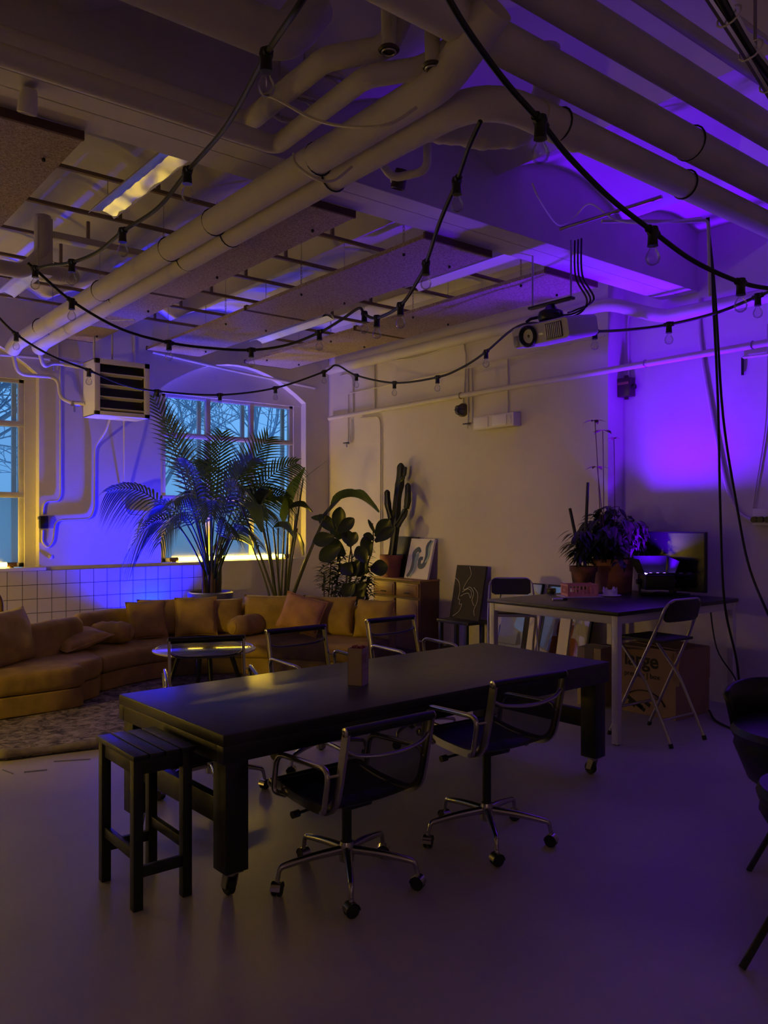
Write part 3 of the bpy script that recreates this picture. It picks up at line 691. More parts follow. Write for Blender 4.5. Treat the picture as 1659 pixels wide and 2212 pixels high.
# ================================================================== BLACK WORK TABLE
t = thing('work_table', 'long heavy black work table on castors in the middle of the room', 'table', (2.97, 3.65, 0), .03)
LX, LY = 1.37, .535
b = B(); b.box((-LX, -LY, .655), (LX, LY, .71), .006); b.build('tabletop', 'tabletop', t)
b = B()
for a, c in (((-LX+.0, -LY+.0), (LX-.0, -LY+.06)), ((-LX+.0, LY-.06), (LX-.0, LY-.0)), ((-LX+.0, -LY+.06), (-LX+.06, LY-.06)), ((LX-.06, -LY+.06), (LX-.0, LY-.06))):
    b.box((a[0], a[1], .585), (c[0], c[1], .66), .004)
b.build('apron', 'blackwood', t)
for sx in (-1, 1):
    for sy in (-1, 1):
        x, y = sx*(LX-.075), sy*(LY-.07)
        b = B(); b.box((x-.055, y-.055, .115), (x+.055, y+.055, .60), .005); b.build('leg', 'blackwood', t)
        c = B(); c.box((x-.04, y-.04, .105), (x+.04, y+.04, .116), .002); c.cyl((x, y, .09), (x, y, .107), .02, n=12)
        c.prism([(x-.028, y-.02, .095), (x-.028, y+.02, .095), (x-.028, y+.035, .035), (x-.028, y+.0, .035)], (.006, 0, 0)); c.prism([(x+.022, y-.02, .095), (x+.022, y+.02, .095), (x+.022, y+.035, .035), (x+.022, y+.0, .035)], (.006, 0, 0))
        co = c.build('castor', 'steel', t)
        w = B(); w.lathe([(0, -.017), (.032, -.017), (.038, -.011), (.038, .011), (.032, .017), (0, .017)], (x, y+.018, .039), 20, Euler((0, PI/2, 0)).to_matrix()); w.build('wheel', 'rubber', co)
    b = B(); b.box((sx*(LX-.075)-.022, -LY+.12, .29), (sx*(LX-.075)+.022, LY-.12, .40), .004); b.build('stretcher', 'blackwood', t)
b = B(); b.box((-LX+.1, LY-.09, .29), (LX-.1, LY-.05, .40), .004); b.build('stretcher', 'blackwood', t)
# ================================================================== BLACK SLATTED STOOL
t = thing('bar_stool', 'black slatted wooden stool standing at the end of the work table', 'stool', (1.435, 3.455, 0), .0)
for i in range(4):
    x = -.135+.07*i; b = B(); b.box((x, -.215, .618), (x+.064, .215, .64), .003); b.build('slat', 'blackwood', t)
for sx in (-1, 1):
    for sy in (-1, 1):
        b = B(); b.box((sx*.108-.021, sy*.18-.021, 0), (sx*.108+.021, sy*.18+.021, .618), .003); b.build('leg', 'blackwood', t)
    b = B(); b.box((sx*.108-.012, -.16, .555), (sx*.108+.012, .16, .618), .002); b.build('side_rail', 'blackwood', t)
    b = B(); b.box((sx*.108-.012, -.16, .20), (sx*.108+.012, .16, .245), .002); b.build('stretcher', 'blackwood', t)
for sy in (-1, 1):
    b = B(); b.box((-.09, sy*.18-.012, .555), (.09, sy*.18+.012, .618), .002); b.build('side_rail', 'blackwood', t)
    b = B(); b.box((-.09, sy*.18-.012, .13), (.09, sy*.18+.012, .175), .002); b.build('stretcher', 'blackwood', t)
# ================================================================== OFFICE CHAIRS
def office_chair(dz=0.0):
    t = thing('office_chair', 'x', 'office chair', (0, 0, 0), 0, 'black net office chairs at the work table')
    b = B(); b.lathe([(0, .10), (.033, .10), (.036, .16), (.028, .185), (0, .185)], n=18); 
    hub = b.build('base_hub', 'chrome', t)
    for i in range(5):
        a = 2*PI*i/5+.35; c, s = math.cos(a), math.sin(a)
        pts = [(.02*c, .02*s, .15), (.15*c, .15*s, .142), (.275*c, .275*s, .125), (.305*c, .305*s, .112), (.315*c, .315*s, .075), (.318*c, .318*s, .062)]
        b = B(); b.tube(cr(pts, 4), [.020-.010*min(1, k/14) for k in range(21)], 10); b.build('base_arm', 'chrome', t)
        k = B(); w = V((.318*c, .318*s, .030)); 
        R = Euler((PI/2, 0, a+PI/2+.5+i)).to_matrix()
        for q in (-.020, .004): k.lathe([(0, q), (.026, q), (.030, q+.004), (.030, q+.013), (.026, q+.017), (0, q+.017)], w, 18, R)
        cs = k.build('castor', 'plastic', t)
        k = B(); n = R @ V((0, 0, 1)); d = V((-n.y, n.x, 0))
        k.loft([[w+d*(.0325*math.cos(PI*j/8))+V((0, 0, .0325*math.sin(PI*j/8)))+n*z for j in range(9)] for z in (-.022, .022)], caps=False); k.cyl(w+V((0, 0, .03)), w+V((0, 0, .05)), .008, n=8); k.build('hood', 'chrome', cs)
    b = B(); b.cyl((0, 0, .18), (0, 0, .33+dz), .022, n=16); b.cyl((0, 0, .30+dz), (0, 0, .365+dz), .016, n=12); b.build('gas_lift', 'plastic', t)
    b = B(); b.box((-.07, -.10, .355+dz), (.07, .10, .39+dz), .012); b.build('tilt_mechanism', 'plastic', t)
    b = B(); b.tube([(.05, -.02, .365+dz), (.2, -.03, .362+dz), (.235, -.03, .36+dz)], .006, 8); b.ball((.245, -.03, .36+dz), .015, 8); b.build('lever', 'steel', t)
    b = B(); b.cyl((-.05, .05, .355+dz), (-.22, .05, .345+dz), .007, n=8); b.cyl((-.22, .05, .345+dz), (-.255, .05, .343+dz), .016, n=10); b.build('knob', 'plastic', t)
    prof = cr([(0, .25, .43), (0, .20, .437), (0, .08, .415), (0, -.08, .405), (0, -.17, .415), (0, -.225, .46), (0, -.25, .53), (0, -.27, .62), (0, -.30, .76)], 5)
    prof = [p+V((0, 0, dz)) for p in prof]
    hw = .215
    b = B(); rows = []
    for k, p in enumerate(prof):
        r = []
        for j in range(9):
            s = j/4-1; sag = .012*(1-s*s)
            tn = (prof[min(k+1, len(prof)-1)]-prof[max(k-1, 0)]).normalized(); nn = V((0, tn.z, -tn.y))
            r.append(p+V((s*hw, 0, 0))+(nn*sag if nn.z < 0 or nn.y < 0 else -nn*sag))
        rows.append(r)
    ks = 22
    c = B(); c.sheet(rows[:ks+1]); c.build('seat', 'plastic', t)
    b.sheet(rows[ks:]); b.build('backrest', 'mesh', t)
    for s in (-1, 1):
        b = B(); x = s*(hw+.014); rr = []
        for k, p in enumerate(prof):
            tn = (prof[min(k+1, len(prof)-1)]-prof[max(k-1, 0)]).normalized(); nn = V((0, -tn.z, tn.y))
            rr.append([p+V((x+dx, 0, 0))+nn*dn for dx, dn in ((-.007, -.019), (.007, -.019), (.010, -.008), (.010, .008), (.007, .019), (-.007, .019))])
        b.loft(rr); b.build('side_frame', 'chrome', t)
        x = s*(hw+.045)
        al = bend([(s*(hw+.02), -.14, .40+dz), (x, -.19, .42+dz), (x, -.225, .60+dz), (x, .16, .585+dz), (x, .19, .41+dz), (s*(hw+.02), .13, .405+dz)], .06)
        b = B(); b.tube(al, .0125, 10, sq=1.0); ar = b.build('armrest', 'chrome', t)
        b = B(); b.cyl((s*(hw+.01), -.26, .58+dz), (x, -.222, .57+dz), .006, n=8); b.build('arm_link', 'steel', ar)
    for p, nm in ((prof[-1], 'top_roll'), (prof[0], 'front_roll')):
        b = B(); b.cyl(p+V((-hw-.02, 0, 0)), p+V((hw+.02, 0, 0)), .020, n=16); ro = b.build(nm, 'plastic', t)
        for s in (-1, 1):
            b = B(); b.lathe([(0, 0), (.019, 0), (.019, .006), (.010, .008), (.008, .003), (0, .003)], p+V((s*(hw+.02), 0, 0)), 16, Euler((0, s*PI/2, 0)).to_matrix()); b.build('roll_cap', 'chrome', ro)
    b = B(); b.tube(cr([(-hw-.01, -.285, .685+dz), (-hw*.75, -.30, .655+dz), (0, -.325, .645+dz), (hw*.75, -.30, .655+dz), (hw+.01, -.285, .685+dz)], 6), .012, 10, sq=.7); b.build('back_bracket', 'chrome', t)
    b = B(); b.tube([(-hw-.01, .0, .395+dz), (0, 0, .385+dz), (hw+.01, 0, .395+dz)], .012, 8); b.build('seat_bracket', 'chrome', t)
    return t
oc = office_chair(); oc.location = (2.15, 2.94, 0); oc.rotation_euler = (0, 0, .02); oc['label'] = 'nearest office chair, low, with its back to the camera at the work table'
# rotate castors differently for each chair by yawing the whole copy
for dz, loc, rz, lab in ((.09, (2.99, 2.90, 0), -.06, 'near-side office chair raised higher, right of the nearest one'),):
    c2 = office_chair(dz); c2.location = loc; c2.rotation_euler = (0, 0, rz); c2['label'] = lab
fc = office_chair(.09); fc.location = (2.27, 4.47, 0); fc.rotation_euler = (0, 0, PI-.38); fc['label'] = 'far-side office chair turned in front of the round coffee table'
dup(fc, (3.08, 4.50, 0), PI-.0, 'middle far-side office chair, left of the small carton')
dup(fc, (3.97, 4.55, 0), PI+.03, 'far-side office chair right of the small carton, before the cabinet')
# small carton on the table
p = pz(781, 1480, .71); t = thing('carton', 'small tall open carton with red bits standing on the work table', 'box', (p.x, p.y+.03, .71), .5)
b = B(); w, d, h = .085, .085, .20
for a, c in (((-w/2, -d/2, 0), (w/2, -d/2+.003, h)), ((-w/2, d/2-.003, 0), (w/2, d/2, h)), ((-w/2, -d/2, 0), (-w/2+.003, d/2, h)), ((w/2-.003, -d/2, 0), (w/2, d/2, h)), ((-w/2, -d/2, 0), (w/2, d/2, .003))): b.box(a, c)
b.build('box_body', 'cardlight', t, smooth=0)
b = B(); b.box((-w/2-.001, -d/2-.001, .085), (w/2+.001, -d/2+.001, .088)); b.box((-w/2-.0005, -d/2-.0012, .12), (-w/2+.05, -d/2+.0, .17)); b.build('printed_band', 'card', t, smooth=0)
b = B(); rr = random.Random(2)
for i in range(16): b.obox((rr.uniform(-.03, .03), rr.uniform(-.03, .03), h-.006+rr.uniform(-.01, .012)), (.014, .02, .008), (rr.random(), rr.random(), rr.random()*3))
b.build('sweets', mat('red_wrapping', (.35, .04, .04), .4), t)
# ================================================================== RUG, TAPE, SOFA
b = B(); rows = []
for i in range(41):
    x = 1.42+3.3*i/40; r = []
    yb = 5.86-.12*(x-1.42)/.65 if x < 2.1 else 5.74
    lift = .5+.5*math.cos(min(1, max(0, (x-1.5)/1.9))*PI)
    for j in range(18):
        r.append((x, 7.9-(7.9-yb)*j/17, .008+.003*math.sin(x*9+j)))
    rows.append(r)
b.sheet(rows)
rug = thing('rug', 'large faded patterned rug with its front edge rolled over before the sofa', 'rug', (3.0, 6.8, 0))
def shift(o, par): 
    o.location = -V(par.location); return o
o = b.build('pile', 'rug', keep=True); md = o.modifiers.new('s', 'SOLIDIFY'); md.thickness = .008; md.offset = 1; o.parent = rug; shift(o, rug)
b = B(); rows = []
for i in range(31):
    x = 1.40+2.2*i/30; yb = (5.86-.12*(x-1.42)/.65 if x < 2.1 else 5.74)-.005
    s = .027+.015*max(0, 1-abs(x-1.45)*3)+.006*math.sin(x*7); s *= 1-.45*i/30
    r = []
    for j in range(15):
        a = -PI/2-.1-1.75*PI*j/14; q = s*(1-.25*j/14)
        r.append((x, yb+.02+q*math.cos(a)*1.5, .014+s+q*math.sin(a)))
    rows.append(r)
b.sheet(rows)
o = b.build('rolled_edge', 'rugback', keep=True); md = o.modifiers.new('s', 'SOLIDIFY'); md.thickness = .006; o.parent = rug; shift(o, rug)
for i, (u0, v0, u1, v1, w, lab) in enumerate(((52, 1668, 102, 1663, .022, 'short grey tape strip on the floor before the rug'), (116, 1645, 195, 1640, .02, 'long tape strip on the floor at the rug edge'), (5, 1663, 28, 1672, .008, 'chipped paint mark on the floor at the left edge'))):
    a, c = pz(u0, v0, .001), pz(u1, v1, .001); d = (c-a).normalized(); n = V((-d.y, d.x, 0))*w/2
    b = B(); b.prism([a-n, c-n, c+n, a+n], (0, 0, .002)); tag(b.build('floor_tape', 'tape', smooth=0), lab, 'tape')
def lerp2(pl, t):                       # arc through plan points
    n = len(pl)-1; q = min(int(t*n), n-1); f = t*n-q
    return pl[q].lerp(pl[q+1], f)
BK = cr([(1.45, 7.55, 0), (1.95, 8.05, 0), (2.45, 8.42, 0), (3.05, 8.60, 0), (3.65, 8.62, 0), (4.25, 8.45, 0), (4.85, 8.02, 0), (5.35, 7.45, 0), (5.68, 6.80, 0)], 8)
FR = cr([(1.60, 6.98, 0), (2.05, 7.10, 0), (2.52, 7.38, 0), (3.02, 7.68, 0), (3.45, 7.80, 0), (3.85, 7.72, 0), (4.25, 7.40, 0), (4.60, 6.95, 0), (4.85, 6.45, 0)], 8)
def pt(t, s, z):                        # s: 0 front edge .. 1 back edge
    f, k = lerp2(FR, t), lerp2(BK, t); p = f.lerp(k, s); return V((p.x, p.y, z))
def rounded_prof(pts, r, n=4):
    P = [V((a, c, 0)) for a, c in pts]; out = []
    k = len(P)
    for i in range(k):
        p, a, c = P[i], P[i-1], P[(i+1) % k]; da, dc = a-p, c-p; q = min(r, da.length*.48, dc.length*.48)
        s, e = p+da.normalized()*q, p+dc.normalized()*q
        for j in range(n+1):
            tt = j/n; w = s*(1-tt)**2+p*2*tt*(1-tt)+e*tt*tt; out.append((w.x, w.y))
    return out
def arcsolid(t0, t1, prof, n=16, puff=0, wob=0, endr=.02):
    """prof: (s in metres from the front edge, z) outline swept along the sofa's arc"""
    b = B(); rings = []; cs = sum(p[0] for p in prof)/len(prof); cz = sum(p[1] for p in prof)/len(prof)
    seq = [0, .004, .015, .04]+[.04+.92*(i+1)/n for i in range(n)]+[.985, .996, 1]
    for q in seq:
        t = t0+(t1-t0)*q
        f, k = lerp2(FR, t), lerp2(BK, t); L = (k-f).length; d = (k-f).normalized()
        e = min(q, 1-q); sh = 1 if e >= .04 else (1-.10*(1-e/.04)**2)
        pf = 1+puff*math.sin(PI*q)
        ring = []
        for a, z in prof:
            aa = cs+(a-cs)*sh; zz = cz+(z-cz)*sh*(pf if z > cz else 1)
            if wob and z > cz: zz += wob*math.sin(q*23+a*17)*math.sin(PI*q)
            p = f+d*aa; ring.append((p.x, p.y, zz))
        rings.append(ring)
    b.loft(rings); return b
def sofa_part(label, t0, t1, dep, arm=None):
    t = thing('sofa_section', label, 'sofa', pt((t0+t1)/2, .5, 0), 0, 'sections of the mustard sofa')
    def add(b, n, m='velvet', sub=0):
        o = b.build(n, m, t if False else None, keep=True, smooth=60); o.parent = t; o.location = -V(t.location); return o
    add(arcsolid(t0, t1, rounded_prof([(.02, .02), (.02, .185), (dep-.05, .185), (dep-.05, .02)], .02)), 'base')
    add(arcsolid(t0, t1, rounded_prof([(-.01, .185), (-.015, .345), (dep-.16, .375), (dep-.16, .19)], .06), puff=.05, wob=.009), 'seat_cushion')
    add(arcsolid(t0, t1, rounded_prof([(dep-.17, .18), (dep-.15, .665), (dep-.01, .685), (dep, .02), (dep-.15, .02)], .06), wob=.006), 'backrest')
    return t
left_sofa = sofa_part('left end of the curved mustard velvet sofa by the tiled wall', .0, .30, .62)
sofa_part('middle of the curved mustard velvet sofa under the blue light', .302, .60, .80)
sofa_part('right end of the curved mustard velvet sofa in front of the cabinet', .602, 1.0, .82)
b = B()
# chaise block at the left end: a deeper seat pushed out over the rug
OF = Matrix.Translation(V((1.80, 7.25, 0))-V(left_sofa.location))
b = B(); P = [(-.9, -.26), (.46, -.22), (.62, -.02), (.86, .20), (.5, .62), (-.6, .15), (-.9, -.05)]
def slab(P, z0, z1, r, dome=0.0, n=5):
    c = V((sum(p[0] for p in P)/len(P), sum(p[1] for p in P)/len(P), 0)); pp = cr([(x, y, 0) for x, y in P], 5, closed=True); rings = []
    k = B()
    for i in range(n+1):
        a = PI/2*i/n; rings.append([c+(p-c)*(1-.0)-(p-c).normalized()*r*(1-math.sin(a))+V((0, 0, z0+r*(1-math.cos(a)))) for p in pp])
    for i in range(n+1):
        a = PI/2*i/n; rings.append([c+(p-c)-(p-c).normalized()*r*(1-math.cos(a))+V((0, 0, z1-r+r*math.sin(a))) for p in pp])
    for s in (.8, .5, .2): rings.append([c+(p-c)*s+V((0, 0, z1+dome*(1-s*s))) for p in pp])
    k.loft(rings); return k
k = slab(P, .02, .185, .015); bmesh.ops.transform(k.bm, matrix=OF, verts=k.bm.verts); k.build('chaise_base', 'velvet', left_sofa, smooth=60)
k = slab([(x*1.02, y*1.03-.01) for x, y in P], .19, .365, .055, .02); bmesh.ops.transform(k.bm, matrix=OF, verts=k.bm.verts); k.build('chaise_cushion', 'velvet', left_sofa, smooth=60)
def cushion(name, label, c, w, h, d, rot, m='velvet2', group=None, piping=True, crease=.012, seed=1):
    t = thing(name, label, 'cushion', (0, 0, 0), 0, group)
    R = Euler(rot).to_matrix(); rr = random.Random(seed); b = B(); N = 16
    ph = [rr.uniform(0, 6) for _ in range(4)]
    def P(i, j, s):
        x, y = 2*i/N-1, 2*j/N-1
        prof = max(0, (1-abs(x)**2.6)*(1-abs(y)**2.6))**.5
        pinch = 1-.07*(1-abs(y)**2)*(abs(x)**3) ; pinch2 = 1-.07*(1-abs(x)**2)*(abs(y)**3)
        z = d/2*prof*s+crease*math.sin(5*x+ph[0]+2*y)*math.sin(4*y+ph[1]-x)*prof
        return V((x*w/2*pinch, y*h/2*pinch2, z))
    top = [[P(i, j, 1) for j in range(N+1)] for i in range(N+1)]; bot = [[P(i, j, -1) for j in range(N+1)] for i in range(N+1)]
    allp = [R@p for r in top+bot for p in r]
    zmin = min(p.z for p in allp); t.location = V(c)+V((0, 0, 0)); off = V((0, 0, -zmin))
    b.T = Matrix.Translation(off) @ R.to_4x4()
    b.sheet(top); b.sheet(bot); bmesh.ops.remove_doubles(b.bm, verts=b.bm.verts, dist=1e-4); b.build('cover', m, t, smooth=80)
    if piping:
        e = [P(i, 0, 1) for i in range(N)]+[P(N, j, 1) for j in range(N)]+[P(N-i, N, 1) for i in range(N)]+[P(0, N-j, 1) for j in range(N)]
        k = B(); k.T = b.T if False else Matrix.Translation(off) @ R.to_4x4(); k.tube(e, .006, 6, closed=True); k.build('piping', m, t)
    return t
def tang(t):
    d = lerp2(BK, min(1, t+.01))-lerp2(BK, max(0, t-.01)); return math.atan2(d.y, d.x)
bc = 'back cushions of the mustard sofa'
def backcush(t, w, h, label, s=.66, m='velvet', d=.2, seed=1, zb=.36, lean=.28):
    p = pt(t, s, zb); return cushion('back_cushion', label, p, w, h, d, (PI/2-lean, 0, tang(t)), m, bc, False, .012, seed)
backcush(.095, .80, .50, 'big back cushion at the far left end of the sofa', .50, seed=3, d=.24, zb=.35)
backcush(.53, .62, .42, 'back cushion left of centre below the palm pot', .66, seed=4)
backcush(.645, .58, .40, 'back cushion right of the palm pot', .66, seed=5)
backcush(.755, .62, .44, 'creased back cushion beneath the strelitzia stems', .68, seed=6)
backcush(.87, .62, .44, 'second creased back cushion before the dark leafy plants', .68, 'velvet', seed=7)
backcush(.962, .45, .42, 'last back cushion at the right end near the cabinet', .68, 'velvet', seed=8)
tc_ = 'throw cushions on the mustard sofa'
def thr(label, p, w, h, d, rot, m='velvet2', seed=1): return cushion('throw_cushion', label, p, w, h, d, rot, m, tc_, True, .01, seed)
thr('square cushion standing left of centre against the sofa back', pt(.475, .56, .37), .42, .40, .15, (PI/2-.3, 0, tang(.475)), seed=11)
thr('square cushion standing behind the turned office chair', pt(.60, .50, .37), .44, .42, .15, (PI/2-.3, 0, tang(.60)), seed=12)
thr('orange cushion slumped against the right part of the sofa', pt(.83, .44, .37), .46, .40, .16, (PI/2-.4, .25, tang(.83)), 'velvet3', seed=13)
thr('flat cushion lying on the left seat of the sofa', pt(.285, .50, .37), .55, .42, .14, (.12, -.18, .35), seed=14)
def bolster(label, p, l, r, rz, m='velvet2'):
    t = thing('bolster', label, 'cushion', (p.x, p.y, p.z), rz, tc_)
    b = B(); b.tube([(-l/2+l*i/14, 0, r) for i in range(15)], [r*(1-abs(i/7-1)**5)**.5*(1+.05*math.sin(i*2)) if 0 < i < 14 else r*.35 for i in range(15)], 16); b.build('cover', m, t, smooth=80)
    for s in (-1, 1):
        k = B(); k.tube([(s*l*.46, r*.62*math.cos(2*PI*i/14), r+r*.62*math.sin(2*PI*i/14)) for i in range(14)], .005, 5, closed=True); k.build('piping', m, t)
bolster('rolled cushion lying next to the flat one on the left seat', pt(.375, .48, .37), .42, .11, -.6)
bolster('rolled cushion lying on the right seat behind the middle far chair', pt(.715, .45, .37), .50, .11, .25)
# ================================================================== COFFEE TABLE
t = thing('coffee_table', 'round glossy white coffee table on black legs between sofa and chairs', 'table', (3.35, 6.72, .006))
b = B(); b.lathe([(0, .435), (.44, .435), (.455, .445), (.455, .455), (.445, .462), (0, .462)], n=56); b.build('tabletop', mat('white_lacquer', (.66, .64, .62), .2, .45, coat=.9), t)
b = B(); b.tube([(.425*math.cos(2*PI*i/48), .425*math.sin(2*PI*i/48), .4625) for i in range(48)], .003, 4, closed=True); b.build('edge_groove', 'steel', t)
for i in range(4):
    a = PI/4+i*PI/2+.5; b = B(); b.tube([(.22*math.cos(a), .22*math.sin(a), .435), (.36*math.cos(a), .36*math.sin(a), .012)], [.024, .015], 10); b.build('leg', 'plastic', t)
b = B(); b.box((-.2, -.02, .41), (.2, .02, .435)); b.box((-.02, -.2, .41), (.02, .2, .434)); b.build('under_frame', 'plastic', t)
p = pz(357, 1476, .02)
t = thing('drinking_glass', 'small glass glowing blue on the floor beside the coffee table', 'glass', (p.x, p.y, .017))
b = B(); b.lathe([(0, 0), (.03, 0), (.038, .10), (.035, .10), (.028, .006), (0, .006)], n=18); b.build('tumbler', mat('milky_glass', (.5, .55, .6), .2), t)
# ================================================================== WHITE BAR TABLE
TX0, TX1, TY0, TY1, TZ = 4.93, 6.60, 3.50, 4.78, .95
t = thing('bar_table', 'tall table with white steel frame and black top at the right wall', 'table', ((TX0+TX1)/2, (TY0+TY1)/2, 0))
w, l = (TX1-TX0)/2, (TY1-TY0)/2
b = B(); b.box((-w, -l, TZ-.03), (w, l, TZ), .004); b.build('tabletop', 'tabletop', t)
b = B()
for s in (-1, 1):
    b.box((-w+.02, s*(l-.04)-.02, TZ-.09), (w-.02, s*(l-.04)+.02, TZ-.03), .003); b.box((s*(w-.04)-.02, -l+.06, TZ-.09), (s*(w-.04)+.02, l-.06, TZ-.03), .003)
b.build('frame', 'whitemetal', t)
for sx in (-1, 1):
    for sy in (-1, 1):
        b = B(); b.box((sx*(w-.04)-.026, sy*(l-.04)-.026, 0.006), (sx*(w-.04)+.026, sy*(l-.04)+.026, TZ-.03), .004); b.build('leg', 'whitemetal', t)
        k = B(); k.cyl((sx*(w-.04), sy*(l-.04), 0), (sx*(w-.04), sy*(l-.04), .008), .024, n=12); k.build('foot', 'plastic', t)
# folding bar stools
def fold_stool():
    t = thing('folding_stool', 'x', 'stool', (0, 0, 0), 0, 'folding bar stools')
    A = [(.24, .24, .01), (-.10, .23, .72), (-.235, .215, 1.0)]
    rr = bend([(s_[1], s_[0], s_[2]) for s_ in A]+[( .0, -.245, 1.03)], .06) if False else None
    pts = [(.24, .25, .012), (.225, -.10, .72), (.205, -.215, .985), (.16, -.235, 1.03), (-.16, -.235, 1.03), (-.205, -.215, .985), (-.225, -.10, .72), (-.24, .25, .012)]
    b = B(); b.tube(bend(pts, .05), .0115, 10); b.build('back_frame', 'steel', t)
    pts = [(.20, -.26, .012), (.20, -.05, .43), (.20, .19, .71), (-.20, .19, .71), (-.20, -.05, .43), (-.20, -.26, .012)]
    b = B(); b.tube(bend(pts, .04), .0115, 10); b.build('seat_frame', 'steel', t)
    b = B(); b.cyl((-.235, .17, .22), (.235, .17, .22), .010, n=10); b.build('footrest', 'steel', t)
    b = B(); b.cyl((-.20, -.175, .18), (.20, -.175, .18), .009, n=10); b.build('cross_rod', 'steel', t)
    b = B(); b.loft([[(x, y-.02+.0, z+.725) for x, z in ((-.19, 0), (-.19, .018), (.19, .018), (.19, 0))] for y in (-.15, -.05, .1, .2, .225)]); b.build('seat', 'black', t)
    b = B(); rings = []
    for x in [-.19+.38*i/12 for i in range(13)]:
        e = .0 if abs(x) < .16 else .02
        rings.append([(x, -.245+q*.012-.13*0+((.985-z)*.35 if z < .985 else 0)*.9+.02*(abs(x)/.19)**2, z) for q, z in ((-1, .875+e), (1, .875+e), (1, 1.03-e), (-1, 1.03-e))])
    b.loft(rings); b.build('backrest', 'plastic', t)
    for x, y in ((.24, .25), (-.24, .25), (.2, -.26), (-.2, -.26)):
        k = B(); k.cyl((x, y+(.0), 0), (x, y-(.01 if y > 0 else -.01), .03), .016, n=10); k.build('rubber_foot', 'rubber', t)
    return t
fs = fold_stool(); fs.location = (5.40, 3.49, 0); fs.rotation_euler = (0, 0, -.05); fs['label'] = 'folding bar stool with open crossed legs at the near side of the white table'
dup(fs, (5.88, 5.36, 0), PI-.75, 'folding bar stool behind the white table near the leaning pictures')
# ---- moving box with print
t = thing('moving_box', 'big cardboard moving box printed large under the white table', 'box', (6.17, 3.93, 0), .0)
w, d, h = .25, .27, .56
b = B(); b.box((-w, -d, 0), (w, d, h-.005), .003); b.build('box_body', 'card', t, smooth=0)
b = B(); b.obox((-.02, -.06, h+.012), (.45, .40, .006), (.06, .03, .02)); b.build('lid_flap', 'card', t, smooth=0)
b = B(); b.obox((-w-.10, d-.05, h-.012), (.22, .36, .005), (0, .12, 0)); b.build('side_flap', 'card', t, smooth=0)
b = B(); rr = random.Random(3); rows = []
for i in range(9): rows.append([(-w-.004+.012*math.sin(i*1.3+j), -d-.004-.03*(j == 0)+.02*j*.5, h-.02-.26*i/8) for j in range(4)])
b.sheet(rows); o = b.build('torn_tape', 'card', t); 
b = B(); b.obox((.02, -d-.004, h-.14), (.46, .004, .26), None); b.build('front_flap', 'card', t, smooth=0)
def text(body, size, loc, rot, parent, name, m, ext=.0015, bold=False, al='LEFT'):
    cu = bpy.data.curves.new('txt', 'FONT'); cu.body = body; cu.size = size; cu.extrude = ext; cu.align_x = al
    if bold: cu.offset = size*.018
    ob = bpy.data.objects.new('tmp', cu); COL.objects.link(ob)
    dg = bpy.context.evaluated_depsgraph_get(); me = bpy.data.meshes.new_from_object(ob.evaluated_get(dg))
    COL.objects.unlink(ob); bpy.data.objects.remove(ob)
    me.materials.clear(); me.materials.append(M[m]); o = bpy.data.objects.new(name, me); COL.objects.link(o)
    o.parent = parent; o.location = loc; o.rotation_euler = rot; return o
RX = (PI/2, 0, -PI/2)
text('large', .165, (-w-.002, d-.06, h-.165), RX, t, 'printed_word', 'ink', bold=True)
text('premier | box', .06, (-w-.002, d-.06, h-.255), RX, t, 'printed_line', 'ink')
b = B(); P = []
for i in range(19):
    a = PI*.08+PI*.84*i/18; P.append((-w-.003, .02-.20*math.cos(a)*-1, .06+.14*math.sin(a)))
b.tube(P, .012, 4, sq=.3)
for y, z, yy, zz in ((.17, .03, .10, .12), (.09, .04, .03, .10), (.02, .06, -.04, .13), (.2, .09, .0, .075)):
    b.obox((-w-.002, (y+yy)/2, (z+zz)/2), (.003, abs(y-yy), .03), (.5, 0, 0))
b.build('printed_emblem', 'ink', t)
# small carton beside the box
t = thing('carton', 'pale carton piece standing beside the moving box under the white table', 'box', (5.95, 4.45, 0), .2)
b = B(); b.box((-.12, -.10, 0), (.12, .12, .50), .003); b.build('box_body', 'cardlight', t, smooth=0)
b = B(); b.box((-.124, -.03, 0.0), (-.119, .05, .502)); b.build('tape_strip', 'foam', t, smooth=0)
# ================================================================== CABINET AND PICTURES
t = thing('cabinet', 'wooden cabinet with two drawers and two doors behind the sofa', 'cabinet', (6.44, 7.61, 0))
w, l, h = .145, .44, .905
b = B(); b.box((-w+.004, -l, .06), (w, l, h-.02), .003); b.box((-w+.02, -l+.03, 0), (w-.02, l-.03, .06)); b.build('carcass', 'oakdark', t, smooth=0)
b = B(); b.box((-w-.015, -l-.012, h-.022), (w, l+.012, h), .004); b.build('top', 'oak', t)
for i, s in enumerate((-1, 1)):
    y0, y1 = sorted((s*.018, s*(l-.025)))
    b = B(); b.box((-w-.010, y0, .70), (-w+.006, y1, h-.045), .004); b.box((-w-.016, y0+.03, .725), (-w-.008, y1-.03, h-.07), .004); dr = b.build('drawer', 'oak', t)
    k = B(); k.box((-w-.022, s*.22-.05, .735), (-w-.015, s*.22+.05, .75), .002); k.build('handle', 'ink', dr)
    b = B(); b.box((-w-.010, y0, .09), (-w+.006, y1, .67), .004); b.box((-w-.014, y0+.03, .12), (-w-.008, y1-.03, .64), .003); dr = b.build('door', 'oak', t)
    k = B(); k.ball((-w-.022, s*.06, .44), .012, 8); k.build('knob', 'rattan', dr)
